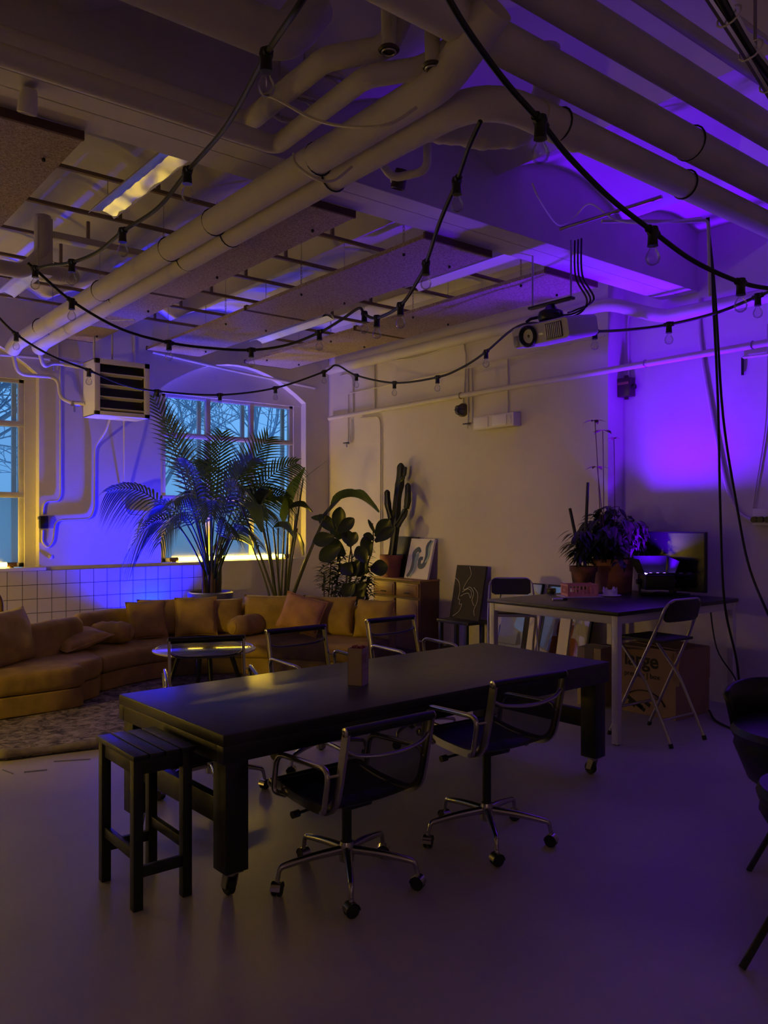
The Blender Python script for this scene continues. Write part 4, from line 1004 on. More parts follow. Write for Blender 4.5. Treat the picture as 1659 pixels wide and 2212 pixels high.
def leaning(name, label, yc, z0, wid, hei, xbot, lean, m, thick=.02, cat='picture', rim=None, glass=False, rimw=.02, x=None):
    """picture leaning on the right wall, facing the room (-X); returns (empty, builder transform)"""
    t = thing(name, label, cat, (xbot, yc, z0)); T = Euler((0, lean, 0)).to_matrix().to_4x4()
    b = B(); b.T = T; b.box((0, -wid/2, 0), (thick, wid/2, hei), .002); b.build('canvas' if not rim else 'picture', m, t, smooth=0)
    if rim:
        b = B(); b.T = T
        for a, c in (((-.006, -wid/2, 0), (thick+.004, -wid/2+rimw, hei)), ((-.006, wid/2-rimw, 0), (thick+.004, wid/2, hei)), ((-.006, -wid/2, 0), (thick+.004, wid/2, rimw)), ((-.006, -wid/2, hei-rimw), (thick+.004, wid/2, hei))): b.box(a, c)
        b.build('frame', rim, t, smooth=0)
    if glass:
        b = B(); b.T = T; b.box((-.004, -wid/2+rimw, rimw), (-.002, wid/2-rimw, hei-rimw)); b.build('glazing', 'picglass', t, smooth=0)
    return t, T
leaning('picture_frame', 'plain black panel leaning on the wall behind the cactus pot', 7.74, .905, .42, .50, 6.50, .16, 'plastic', .015)
t, T = leaning('painting', 'white canvas with navy and pale blue swirls leaning on the cabinet', 7.40, .905, .42, .49, 6.42, .25, 'canvas', .03)
def ribbon(T, t, pts, w, m, nm, x=-.002):
    b = B(); b.T = T; P = cr([(x, -p[0], p[1]) for p in pts], 7); L, R2 = [], []
    for i, p in enumerate(P):
        d = (P[min(i+1, len(P)-1)]-P[max(i-1, 0)]).normalized(); n = V((0, -d.z, d.y)); ww = w*(.65+.5*math.sin(PI*i/(len(P)-1)))
        L.append(p+n*ww); R2.append(p-n*ww)
    b.sheet([L, R2]); return b.build(nm, m, t, smooth=0)
ribbon(T, t, [(-.16, .02), (-.10, .10), (-.085, .22), (-.10, .31), (-.04, .36), (.0, .32)], .03, 'blueink', 'navy_swirl')
ribbon(T, t, [(-.11, .02), (-.05, .12), (-.055, .24), (-.03, .30), (-.02, .22)], .018, 'lightblue', 'pale_swirl', -.003)
ribbon(T, t, [(.16, .47), (.11, .40), (.13, .28), (.10, .17), (.03, .16), (.02, .24), (.07, .25)], .028, 'blueink', 'navy_swirl')
ribbon(T, t, [(.19, .47), (.15, .39), (.16, .28), (.12, .20)], .015, 'lightblue', 'pale_swirl', -.003)
# black line drawing canvas on a small black bench
t = thing('side_stool', 'small black bench standing low against the right wall', 'stool', (6.36, 6.56, 0))
b = B(); b.box((-.15, -.26, .47), (.17, .24, .505), .004); b.build('seat', 'black', t)
for sx in (-1, 1):
    for sy in (-1, 1): b = B(); b.box((sx*.12-.02, sy*.2-.025, 0), (sx*.12+.02, sy*.2+.02, .47), .003); b.build('leg', 'black', t)
b = B(); b.box((-.13, -.22, .16), (.13, -.19, .20)); b.box((-.13, .19, .16), (.13, .22, .20)); b.build('stretcher', 'black', t)
t, T = leaning('painting', 'black canvas with a white single-line face drawing by the white table', 6.56, .505, .46, .60, 6.40, .20, 'darkcanvas', .025)
for P in ([(-.02, .59), (.02, .50), (-.03, .42), (-.07, .34), (-.04, .33), (.03, .36), (.10, .30), (.09, .22), (.13, .16)],
          [(-.22, .45), (-.15, .40), (-.12, .30), (-.13, .22), (-.10, .21), (-.10, .16), (-.06, .16), (-.09, .08), (-.18, .02)],
          [(-.10, .25), (-.04, .28), (.02, .29), (.06, .24), (.06, .31), (.0, .34), (-.08, .30)],
          [(.09, .36), (.16, .30), (.17, .20), (.14, .12), (.16, .05)]):
    b = B(); b.T = T; b.tube(cr([(-.003, -p[0], p[1]) for p in P], 7), .0032, 5); b.build('drawn_line', 'lineart', t)
# pictures leaning under / behind the bar table
t, T = leaning('framed_picture', 'large framed print with an orange shape leaning on the wall behind the bar table', 5.20, .0, .60, .98, 6.32, .26, 'paper', .02, rim='black', glass=True)
b = B(); b.T = T; P = rrect(.36, .42, .07); b.prism([(-.0015, y-.0, z+.26) for y, z in P], (.001, 0, 0)); P = rrect(.2, .22, .08); b.prism([(-.0018, y, z+.55) for y, z in P], (.001, 0, 0)); b.build('orange_shape', 'orange', t, smooth=0)
b = B(); b.T = T; b.box((-.0022, -.14, .235), (-.0016, .14, .245)); b.box((-.0022, -.15, .13), (-.0016, .15, .137)); b.prism([(-.0022, .03, .5), (-.0022, .08, .66), (-.0022, -.02, .68)], (.0006, 0, 0)); b.build('dark_print', 'ink', t, smooth=0)
t, T = leaning('framed_picture', 'white framed print with a blue shape leaning behind the rear folding stool', 5.85, .0, .56, .98, 6.32, .26, 'paper', .02, rim='black', rimw=.012, glass=True)
b = B(); b.T = T; b.prism([(-.0015, y*.36+.02, z*.36+.46) for y, z in ((-.5, -.4), (.5, -.4), (.55, .1), (.3, .45), (0, .5), (-.2, .35), (-.45, .0))], (.001, 0, 0)); b.build('blue_shape', mat('blue_lit_print', (.02, .06, .55), .5), t, smooth=0)  # blue print brightened to carry the blue light it reflects
b = B(); b.T = T; b.box((-.002, -.2, .25), (-.001, .2, .68)); b.build('blue_lit_ground', mat('blue_lit_paper', (.38, .42, .72), .5), t, smooth=0)  # violet tint paints blue light reflected off the pale paper
for i, (y, m, hh, lab) in enumerate(((5.46, 'darkcanvas', .72, 'dark red canvas leaning edge-on in the stack behind the bar table'), (5.34, 'canvas', .70, 'white canvas edge leaning in the stack behind the bar table'), (4.92, 'canvas', .74, 'white canvas nearest the table leg in the stack behind the bar table'))):
    leaning('leaning_canvas', lab, y, 0, .12, hh, 6.10-.06*i, .2, m, .03)
# ================================================================== ITEMS ON THE BAR TABLE
TZ = .95
def pot(t, r0, r1, h, m='terra', rim=True, soil=True, z=0):
    b = B(); pr = [(0, 0), (r0, 0), (r1*.96, h*.80)]
    pr += [(r1*1.06, h*.80), (r1*1.08, h), (r1*.98, h), (r1*.95, h*.86)] if rim else [(r1, h), (r1*.94, h), (r1*.90, h*.86)]
    pr += [(0, h*.86)]
    b.lathe([(a, c+z) for a, c in pr], n=32); p = b.build('pot', m, t)
    if soil: k = B(); k.lathe([(0, h*.86+z), (r1*.94, h*.86+z), (r1*.5, h*.885+z), (0, h*.89+z)], n=20); k.build('soil', 'soil', t)
    return p
def leafmesh(b, p, d, l, w, curl=.3, up=V((0, 0, 1)), n=6, fold=.25, wave=0):
    """pointed leaf from p along d"""
    d = d.normalized(); s = d.cross(up)
    s = s.normalized() if s.length > 1e-3 else V((1, 0, 0))
    nn = s.cross(d).normalized(); rows = []
    for i in range(n+1):
        t = i/n; ww = w*max(.02, math.sin(PI*min(1, t**.8*.97+.03)))**.8
        c = p+d*l*t-V((0, 0, 1))*curl*l*t*t
        rows.append([c-s*ww/2+nn*fold*ww*.5+nn*wave*w*math.sin(t*9), c, c+s*ww/2+nn*fold*ww*.5+nn*wave*w*math.sin(t*9+2)])
    b.sheet(rows)
t = thing('potted_plant', 'bushy leafy plant with tall thin stalks in a large terracotta pot on the bar table', 'plant', (6.36, 4.57, TZ))
pot(t, .165, .185, .30, 'terra')
rr = random.Random(21); b = B(); st = B()
tips = []
for i in range(44):
    a = rr.uniform(0, 2*PI); R = rr.uniform(.03, .26); z = .44+rr.uniform(0, .44)*(1-R/.5)
    tip = V((R*math.cos(a)*1.25, R*math.sin(a)*1.25, z)); st.tube(cr([(R*.2*math.cos(a), R*.2*math.sin(a), .26), tip*.6+V((0, 0, .16)), tip], 4), .004, 5)
    for k in range(11):
        q = rr.uniform(0, 2*PI); dd = V((math.cos(q), math.sin(q), rr.uniform(-.5, .3))); leafmesh(b, tip+V((0, 0, -.02*k)), dd, rr.uniform(.10, .16), rr.uniform(.04, .06), .45)
for i in range(110):
    a = rr.uniform(0, 2*PI); p = V((.24*math.cos(a), .24*math.sin(a), .37+rr.uniform(0, .30))); p.x = min(p.x, .2); leafmesh(b, p, V((math.cos(a), math.sin(a), -.6)), .13, .05, .4)
for v in b.bm.verts: v.co.x = min(v.co.x, .22+.02*math.sin(v.co.z*90)); v.co.y = max(v.co.y, -.30)
b.build('foliage', 'leaf3', t, smooth=0); st.build('stem', 'stem', t)
for u0, u1, v1, k in ((1300, 1285, 908, 0), (1303, 1302, 930, 1), (1327, 1326, 946, 2), (1308, 1290, 1008, 3)):
    top = pd(u1, v1, 7.33)-V(t.location); bot = V((pd(u0, 1180, 7.38)-V(t.location))); bot.z = .27
    s = B(); s.tube(cr([bot, (bot+top)/2+V((.01, 0, 0)), top], 6), .004, 5)
    for q in range(4): a = q*PI/2+k+.4; leafmesh(s, top, V((math.cos(a), math.sin(a), .02)), .11 if k != 2 else .06, .042, .25)
    s.build('tall_stalk', 'trunk', t, smooth=0)
t = thing('potted_cactus', 'small dark pot with two thick bare stems and drooping leaves on the bar table', 'plant', (6.02, 4.64, TZ))
pot(t, .085, .115, .24, 'terra2')
bc_ = V(t.location)
for P in ([(0.02, .0, .2), (.03, .0, .5), pd(1270, 1042, 7.4)-bc_], [(-.02, .02, .2), (-.01, .06, .42), pd(1231, 1098, 7.4)-bc_]):
    b = B(); Pp = cr(P, 6); b.tube(Pp, [.017-.004*i/len(Pp) for i in range(len(Pp))], 8); b.build('stem', 'cactus', t)
b = B()
for i in range(120):
    a = rr.uniform(0, 2*PI); R = rr.uniform(.0, .12); leafmesh(b, V((R*math.cos(a), R*math.sin(a)+.02, rr.uniform(.32, .56))), V((math.cos(a), math.sin(a), -.3)), rr.uniform(.09, .13), .035, .4)
b.build('foliage', 'leaf3', t, smooth=0)
# monitor
t = thing('monitor', 'dark glossy television screen leaning at the wall on the bar table', 'television', (6.535, 4.08, TZ), -PI/2)
b = B(); b.box((-.325, -.012, .03), (.325, .03, .55), .006); b.build('bezel', 'plastic', t)
b = B(); b.box((-.313, -.0135, .045), (.313, -.0115, .538)); b.build('screen', 'screen', t, smooth=0)
b = B(); b.box((-.15, -.06, 0), (.15, .05, .012), .004); b.box((-.03, .0, .012), (.03, .03, .06), .003); b.build('stand', 'plastic', t)
# floodlight with barn doors, shining upwards
LP = V((6.30, 4.085, TZ))
t = thing('flood_light', 'black stage floodlight with open barn doors glowing violet on the bar table', 'stage light', LP, -.65)
b = B(); b.box((-.13, -.10, .055), (.13, .10, .185), .012); b.build('lamp_body', 'plastic', t)
b = B(); b.tube(bend([(-.145, 0, .12), (-.145, 0, .012), (.145, 0, .012), (.145, 0, .12)], .03), .012, 8); b.build('yoke', 'plastic', t)
for s in (-1, 1): b = B(); b.cyl((s*.13, 0, .12), (s*.17, 0, .12), .022, n=12); b.build('yoke_knob', 'plastic', t)
led = emis('violet_led', (.30, .12, 1.0), 22)
for i in range(4):
    for j in range(2):
        b = B(); b.lathe([(0, .187), (.018, .187), (.014, .193), (0, .194)], (-.09+.06*i, -.04+.08*j, 0), 12); b.build('led', led, t)
def door(pts, nm='barn_door'):
    b = B(); n = (V(pts[1])-V(pts[0])).cross(V(pts[2])-V(pts[0])).normalized()*.003
    b.loft([[V(p)+n for p in pts], [V(p)-n for p in pts]]); return b.build(nm, 'plastic_door', t, smooth=0)
M['plastic_door'] = mat('barn_door_metal', (.014, .020, .022), .6)
door([(-.12, .10, .188), (.12, .10, .188), (.15, .155, .335), (-.15, .155, .335)])
door([(-.13, -.09, .188), (-.13, .09, .188), (-.195, .14, .325), (-.195, -.13, .315)])
door([(.13, -.09, .188), (.13, .09, .188), (.17, .14, .325), (.17, -.10, .30)])
door([(-.12, -.10, .188), (.12, -.10, .188), (.13, -.19, .205), (-.13, -.19, .205)])
# pink crate on papers, white crown dish, small things
p = pz(1256, 1290, TZ); cl = V((p.x+.05, p.y+.06, TZ))
t = thing('tray', 'white paper tray under the pink crate on the bar table', 'tray', cl, -.55); b = B(); b.box((-.17, -.11, 0), (.17, .11, .006), .002); b.build('sheet', 'paper', t, smooth=0)
b = B(); b.obox((.13, .02, .008), (.16, .11, .003), (0, 0, .3)); b.build('loose_sheet', 'paper', t, smooth=0)
t = thing('plastic_crate', 'small pink plastic folding crate on the bar table', 'crate', cl+V((0, 0, .0075)), -.55)
w, d, h = .13, .09, .10
b = B(); b.box((-w, -d, 0), (w, d, .005)); b.build('bottom', 'pink', t, smooth=0)
for ax in (0, 1):
    for s in (-1, 1):
        b = B(); L = w if ax == 0 else d
        def seg(a0, a1, z0, z1):
            if ax == 0: b.box((a0, s*d-.004, z0), (a1, s*d+.004, z1))
            else: b.box((s*w-.004, a0, z0), (s*w+.004, a1, z1))
        seg(-L, L, 0, .022); seg(-L, L, h-.016, h)
        k = -L
        while k < L-.005: seg(k, min(L, k+.007), .02, h-.01); k += L/4
        seg(-L*.3, L*.3, .04, .055); seg(-L, -L+.014, 0, h+.004); seg(L-.014, L, 0, h+.004)
        b.build('side_panel', 'pink', t, smooth=0)
p = pz(1322, 1288, TZ); t = thing('crown_dish', 'white crown-shaped dish on a saucer in front of the large pot', 'dish', (p.x, p.y+.02, TZ))
b = B(); b.lathe([(0, 0), (.06, 0), (.095, .008), (.093, .012), (.05, .006), (0, .006)], n=28); b.build('saucer', 'paper', t)
b = B(); rings = []
for z, r in ((.006, .058), (.05, .064)): rings.append([(r*math.cos(2*PI*i/32), r*math.sin(2*PI*i/32), z+(.028*(i % 8 < 2) if z > .01 else 0)) for i in range(32)])
b.loft(rings, caps=False); o = b.build('crown', 'paper', t, smooth=0); o.modifiers.new('s', 'SOLIDIFY').thickness = .004
p = pz(1213, 1284, TZ); t = thing('phone', 'small dark gadget at the left edge of the pink crate', 'gadget', (p.x+.02, p.y+.13, TZ), .4); b = B(); b.box((-.05, -.03, 0), (.05, .03, .045), .008); b.build('gadget_body', 'plastic', t); b = B(); b.box((-.04, -.031, .02), (.0, -.029, .035)); b.build('display', 'screen', t)
p = pz(1207, 1298, TZ); t = thing('marker_pen', 'pale marker pen lying on the bar table before the crate', 'pen', (p.x+.03, p.y+.02, TZ), -.4); b = B(); b.cyl((-.06, 0, .011), (.03, 0, .011), .010, n=12); b.build('barrel', 'whitemetal', t); b = B(); b.cyl((.03, 0, .011), (.07, 0, .011), .0105, n=12); b.build('pen_cap', 'plastic', t)
# ================================================================== BIG PLANTS
def frond(t, base, tip, sag, n=26, ll=.34, droop=.5, w=.022, m='leaf', seed=0, roll=0, bare=.3, face=.75):
    """pinnate palm frond; arched rachis with paired leaflets"""
    rr = random.Random(seed); base, tip = V(base), V(tip)
    mid = (base+tip)/2+V((0, 0, sag)); P = [base*(1-q)**2+mid*2*q*(1-q)+tip*q*q for q in [i/30 for i in range(31)]]
    b = B(); b.tube(P, [.010-.0075*i/30 for i in range(31)], 6)
    hd = tip-base; hd.z = 0; side0 = hd.cross(V((0, 0, 1)))
    side0 = side0.normalized() if side0.length > .02 else V((1, 0, 0))
    vs = (tip-base).cross(V((SF, CF, -.1))).normalized(); vs = vs if vs.dot(side0) > 0 else -vs
    side0 = (side0*(1-face)+vs*face).normalized()
    for k in range(n):
        q = bare+(1-bare)*(k+.5)/n; i = min(29, int(q*30)); p = P[i].lerp(P[i+1], q*30-i); tg = (P[i+1]-P[i]).normalized()
        e = (q-bare)/(1-bare); L = ll*(.35+1.0*math.sin(PI*min(1, .15+e*.80)))*.75*rr.uniform(.9, 1.1)
        side = (side0-tg*side0.dot(tg)).normalized()
        up = side.cross(tg)
        if up.z < 0: up = -up
        for s in (-1, 1):
            d = (side*s*math.cos(roll)+up*(.25+s*math.sin(roll))+tg*(.75+.5*e)).normalized()
            rows = []
            wd = d.cross(up).normalized() if abs(d.dot(up)) < .95 else tg
            for j in range(5):
                f = j/4; c = p+d*L*f-V((0, 0, droop*L*f*f)); ww = w*(1-f**1.6)*(.5+min(1, f*4)*.5)+.0006
                rows.append([c-wd*ww/2, c+wd*ww/2])
            b.sheet(rows)
    return b.build('frond', m, t, smooth=0)
PB = V((4.55, 8.98, 0))
t = thing('palm_plant', 'tall feathery palm in a grey pot between the sofa and the window', 'plant', PB)
b = B(); b.lathe([(0, 0), (.19, 0), (.24, .66), (.265, .67), (.27, .74), (.245, .75), (.235, .68), (0, .68)], n=32); b.build('pot', 'greypot', t)
b = B(); b.lathe([(0, .67), (.23, .685), (0, .70)], n=18); b.build('soil', 'soil', t)
D0 = 10.0
def PP(u, v, d=9.75): return pd(u, v, d)-PB
stems = []
for i, (x, y) in enumerate(((-.08, 0), (.0, -.05), (.08, .02), (.02, .06), (-.03, .05), (.13, .03))):
    b = B(); h = .45+.1*(i % 3); b.tube(cr([(x, y, .66), (x*1.1, y, .66+h*.5), (x*1.25, y, .66+h)], 4), [.026]*4+[.02]*4+[.013], 8); b.build('stem', 'trunk' if i < 4 else 'stem', t)
fd = [((-.05, 0, .95), (232, 1062, 9.3), .75, .40, .9), ((-.05, 0, .9), (268, 1210, 9.0), 1.15, .42, .9), ((-.03, 0, 1.0), (330, 855, 9.5), .35, .36, .2),
      ((-.02, -.02, 1.0), (395, 990, 9.2), .5, .30, .7), ((.0, 0, 1.0), (480, 935, 9.8), .25, .40, .25), ((.03, 0, 1.0), (580, 945, 9.6), .35, .44, .25),
      ((.05, 0, 1.0), (640, 1000, 9.5), .55, .40, .5), ((.0, -.05, .95), (455, 1110, 8.9), .9, .36, .8), ((.05, 0, .9), (600, 1120, 9.2), .8, .38, .8),
      ((.06, -.03, .85), (560, 1180, 9.2), .8, .30, .6), ((-.04, -.02, .95), (300, 1130, 9.4), .95, .36, .7), ((.02, .03, .95), (520, 1010, 10.0), .6, .36, .4),
      ((-.06, -.05, .95), (345, 1175, 8.9), 1.0, .34, .9), ((.08, .0, .9), (625, 1075, 9.6), .7, .36, .6), ((0, .05, .95), (440, 1000, 10.0), .55, .36, .4), ((.02, -.03, .95), (530, 1060, 9.0), .85, .38, .7)]
fd += [((.0, .02, 1.0), (420, 1060, 9.9), .5, .34, .6), ((.03, .0, 1.0), (545, 990, 9.4), .5, .38, .4), ((-.03, 0, 1.0), (375, 1085, 9.0), .7, .36, .8), ((.04, .02, .95), (585, 1060, 9.9), .6, .34, .5),
       ((.02, -.04, .9), (500, 1150, 8.9), .7, .30, .7), ((.0, .0, 1.0), (455, 960, 10.1), .3, .36, .3), ((-.02, 0, 1.0), (362, 905, 9.6), .4, .34, .3)]
for i, (bs, (u, v, d), sag, ll, dr) in enumerate(fd):
    frond(t, bs, PP(u, v, d), sag, 21, ll, dr, .026, 'leaf', i, rr.uniform(-.3, .3), .34)
# bird of paradise
SB = V((5.40, 8.75, 0))
t = thing('strelitzia_plant', 'tall plant with paddle-shaped leaves on long stalks right of the palm', 'plant', SB)
b = B(); b.lathe([(0, 0), (.17, 0), (.20, .40), (.21, .44), (.19, .44), (.185, .40), (0, .39)], n=28); b.build('pot', 'greypot', t)
b = B(); b.lathe([(0, .39), (.18, .395), (0, .41)], n=16); b.build('soil', 'soil', t)
def SP(u, v, d): return pd(u, v, d)-SB
def paddle(t, base, knee, tip, w, fold=.3, m='leaf2', seed=0, droop=.0, wave=.03):
    base, knee, tip = V(base), V(knee), V(tip)
    s = B(); s.tube(cr([base, (base+knee)/2+V((0, 0, .05)), knee], 8), [.018-.010*i/16 for i in range(17)], 7); s.build('stalk', 'stem', t)
    b = B(); rows = []; d = tip-knee; sd = d.cross(V((0, 0, 1))); sd = sd.normalized() if sd.length > .05*d.length else V((CF, -SF, 0))
    nn = sd.cross(d).normalized(); n = 12
    for i in range(n+1):
        q = i/n; ww = w*max(.02, math.sin(PI*(q**.75*.96+.02)))**.7; c = knee+d*q+V((0, 0, droop*math.sin(PI*q)))
        rows.append([c-sd*ww/2+nn*fold*ww*.6+nn*wave*w*math.sin(q*14), c-sd*ww/4+nn*fold*ww*.22, c, c+sd*ww/4+nn*fold*ww*.22, c+sd*ww/2+nn*fold*ww*.6+nn*wave*w*math.sin(q*11+1)])
    b.sheet(rows); b.build('leaf', m, t)
zb = .42
paddle(t, (-.02, 0, zb), SP(615, 1130, 9.75), SP(660, 1010, 9.75), .34, .5)
paddle(t, (.02, 0, zb), SP(640, 1110, 9.7), SP(652, 975, 9.7), .05, .2)
paddle(t, (.05, .02, zb), SP(655, 1035, 9.8), SP(708, 994, 9.9), .03, .3)
paddle(t, (.05, -.03, zb), SP(715, 1090, 9.4), SP(818, 1108, 9.2), .26, .6, droop=.13)
paddle(t, (.0, -.05, zb), SP(625, 1100, 9.3), SP(675, 1108, 9.3), .22, .5, 'leaf3', droop=.05)
paddle(t, (-.05, 0, zb), SP(575, 1130, 9.6), SP(490, 1060, 9.7), .30, .4, droop=.15)
paddle(t, (-.08, .02, zb), SP(545, 1180, 9.9), SP(455, 1195, 10.0), .30, .4, droop=.12)
paddle(t, (-.04, -.06, zb), SP(590, 1140, 9.2), SP(636, 1165, 9.2), .22, .6, droop=.06)
paddle(t, (.06, .05, zb), SP(640, 1150, 9.9), SP(655, 1200, 9.9), .14, .5, 'leaf3')
paddle(t, (-.03, .0, zb), SP(560, 1095, 9.5), SP(590, 1060, 9.3), .2, .5, 'leaf3', droop=.05)
paddle(t, (.03, -.04, zb), SP(698, 1120, 9.4), SP(740, 1075, 9.5), .12, .4, 'leaf3')
paddle(t, (-.05, -.06, zb), SP(520, 1090, 9.3), SP(565, 1150, 9.0), .22, .5, 'leaf2', droop=.08)
for q in ((-.10, .05), (.08, -.06), (0, .08)):
    b = B(); b.tube(cr([(q[0]*.5, q[1]*.5, zb), (q[0]*1.4, q[1], 1.1), (q[0]*2.4, q[1], 1.5)], 6), .012, 7); b.build('stalk', 'stem', t)
# fiddle-leaf fig
FB = V((5.98, 8.28, 0))
t = thing('fig_plant', 'dark fig plant with broad rounded leaves in front of the cabinet corner', 'plant', FB)
b = B(); b.lathe([(0, 0), (.16, 0), (.19, .36), (.2, .40), (.18, .40), (.175, .36), (0, .36)], n=28); b.build('pot', 'greypot', t)
def FP(u, v, d): return pd(u, v, d)-FB
for P in ([(0, 0, .3), FP(760, 1200, 9.8), FP(725, 1120, 9.6)], [(0.03, 0, .3), FP(800, 1200, 9.6), FP(805, 1130, 9.6)], [(-.03, -.03, .3), FP(750, 1240, 9.6), FP(762, 1160, 9.4)]):
    b = B(); b.tube(cr(P, 6), [.016-.001*i for i in range(13)], 7); b.build('stem', 'trunk', t)
def fig(u0, v0, u1, v1, d, w, m='leaf3', dd=.0):
    b = B(); p, q = FP(u0, v0, d), FP(u1, v1, d+dd); ax = q-p; sd = ax.cross(V((-SF, -CF, .25))).normalized(); nn = sd.cross(ax).normalized(); rows = []
    if nn.dot(V((SF, CF, 0))) > 0: nn = -nn
    for i in range(11):
        f = i/10; ww = .74*w*max(.03, math.sin(PI*(f**1.3*.93+.05)))**.7; c = p+ax*f-nn*.05*ax.length*math.sin(PI*f)
        rows.append([c-sd*ww/2+nn*ww*.15, c-sd*ww/4+nn*ww*.03, c, c+sd*ww/4+nn*ww*.03, c+sd*ww/2+nn*ww*.15])
    b.sheet(rows); b.build('leaf', m, t)
for a in ((728, 1150, 688, 1112, 9.5, .20), (728, 1145, 735, 1095, 9.5, .22), (730, 1150, 765, 1120, 9.4, .20), (722, 1160, 676, 1170, 9.4, .24), (735, 1180, 690, 1210, 9.3, .26), (752, 1180, 770, 1150, 9.3, .18), (745, 1200, 705, 1165, 9.5, .24), (760, 1240, 738, 1220, 9.2, .22), (765, 1260, 742, 1285, 9.1, .22), (772, 1245, 790, 1215, 9.3, .2), (760, 1180, 745, 1145, 9.6, .2),
          (812, 1160, 842, 1122, 9.5, .24), (808, 1165, 785, 1155, 9.5, .14), (812, 1155, 795, 1122, 9.6, .06), (800, 1200, 785, 1160, 9.5, .2), (810, 1170, 852, 1140, 9.4, .18), (800, 1230, 838, 1225, 9.4, .26), (790, 1215, 772, 1180, 9.3, .22), (775, 1215, 748, 1242, 9.25, .24), (790, 1260, 760, 1290, 9.1, .22), (735, 1165, 720, 1130, 9.7, .22), (715, 1120, 672, 1118, 9.6, .10), (785, 1275, 770, 1300, 9.0, .16)):
    fig(*a)
# spiky dracaena
DB = V((5.72, 8.28, 0))
t = thing('spiky_plant', 'dense dark bush with short spiky leaves beneath the fig', 'plant', DB)
b = B(); b.lathe([(0, 0), (.14, 0), (.165, .34), (.17, .37), (.155, .37), (.15, .33), (0, .33)], n=24); b.build('pot', 'greypot', t)
sb = B(); st = B(); rd = random.Random(8)
for u, v, d in ((715, 1215, 9.4), (730, 1245, 9.3), (700, 1235, 9.5), (770, 1205, 9.5), (790, 1225, 9.5), (745, 1270, 9.2), (775, 1265, 9.3), (718, 1262, 9.4), (760, 1240, 9.3), (795, 1262, 9.3), (735, 1205, 9.5), (790, 1195, 9.6)):
    c = pd(u, v, d)-DB; st.tube(cr([(0, 0, .3), (c+V((0, 0, -.2)))*.7+V((0, 0, .12)), c], 5), .007, 5)
    for k in range(60):
        a = rd.uniform(0, 2*PI); h = rd.uniform(-.22, .06); leafmesh(sb, c+V((0, 0, h)), V((math.cos(a), math.sin(a), rd.uniform(-.2, .7))), rd.uniform(.10, .17), .032, .25, n=3)
sb.build('foliage', 'leaf3', t, smooth=0); st.build('stem', 'trunk', t)
# columnar cactus on the cabinet
CB = V((6.43, 7.86, .905))
t = thing('cactus_plant', 'tall column cactus with raised arms in a terracotta pot on the cabinet', 'cactus', CB)
pot(t, .105, .135, .27, 'terra')
def CP(u, v, d=10.15): p = pd(u, v, d)-CB; return p
def cact(P, r, nm):
    Pp = cr(P, 9); b = B(); rings = []
    for i, p in enumerate(Pp):
        q = i/(len(Pp)-1); e = r*(1-.18*abs(math.sin(q*9)))*(1 if q < .93 else max(.25, 1-(q-.93)/.07*.75)); tg = (Pp[min(i+1, len(Pp)-1)]-Pp[max(i-1, 0)]).normalized(); a, c = frame_of(tg)
        rings.append([p+a*math.cos(2*PI*j/20)*e*(1 if j % 4 == 0 else .72 if j % 4 == 2 else .84)+c*math.sin(2*PI*j/20)*e*(1 if j % 4 == 0 else .72 if j % 4 == 2 else .84) for j in range(20)])
    b.loft(rings); b.build(nm, 'cactus', t, smooth=25)
cact([(0, 0, .2), CP(853, 1150), CP(858, 1080), CP(864, 1040), CP(866, 1000)], .062, 'trunk')
cact([CP(853, 1140), CP(845, 1118), CP(838, 1092), CP(836, 1058)], .046, 'arm')
cact([CP(858, 1135, 10.1), CP(872, 1112, 10.0), CP(880, 1085, 9.98), CP(881, 1043, 9.98)], .046, 'arm')
cact([CP(864, 1040, 10.1), CP(872, 1030, 10.05), CP(876, 1008, 10.05)], .026, 'arm')
# ================================================================== EDGE OF THE FRAME: CHAIRS
def tub_chair(loc, rz, label, r, z0, z1, zs, spread, legs, backz):
    t = thing('tub_chair', label, 'chair', loc, rz, 'black padded chairs at the right edge')
    b = B(); b.lathe([(0, z0), (r*.55, z0), (r*.8, z0+.06), (r*.98, zs-.10), (r*.96, zs-.06), (0, zs-.06)], n=32); b.build('shell', 'plastic', t)
    b = B(); b.lathe([(0, zs-.06), (r*.98, zs-.06), (r*1.02, zs-.03), (r*.97, zs), (r*.4, zs+.012), (0, zs+.014)], n=36); b.build('seat', mat('black_leather', (.016, .015, .02), .38), t)
    b = B(); rows = []
    for i in range(15):
        a = -.85+1.7*i/14; rows.append([(r*1.0*math.sin(a), r*1.0*math.cos(a), zs-.05), (r*1.08*math.sin(a), r*1.08*math.cos(a), (zs+backz)/2), (r*1.12*math.sin(a), r*1.12*math.cos(a), backz-.05*abs(i/7-1)**2)])
    b.sheet(rows); o = b.build('backrest', 'plastic', t); m_ = o.modifiers.new('s', 'SOLIDIFY'); m_.thickness = .03
    for a in legs:
        k = B(); k.tube([(.5*r*math.cos(a), .5*r*math.sin(a), z0+.01), (spread*math.cos(a), spread*math.sin(a), 0.004)], .013, 8); k.build('leg', 'black', t)
    k = B(); q = .62; f = r*.5*(1-q)+spread*q
    k.tube([(f*math.cos(a), f*math.sin(a), z0*(1-q)) for a in legs], .006, 6, closed=True); k.build('leg_brace', 'black', t)
    return t
tub_chair((4.20, 1.86, 0), -.45, 'farther black padded chair at the right edge with its backrest raised', .36, .25, .5, .57, .55, (PI+.40, 1.15, -.15, -1.25), .75)
tub_chair((3.22, 1.33, 0), 2.7, 'nearer black tub chair cut off by the right edge, on splayed legs', .27, .36, .5, .60, .42, (.05, -1.8, -3.2, -4.6), .62)
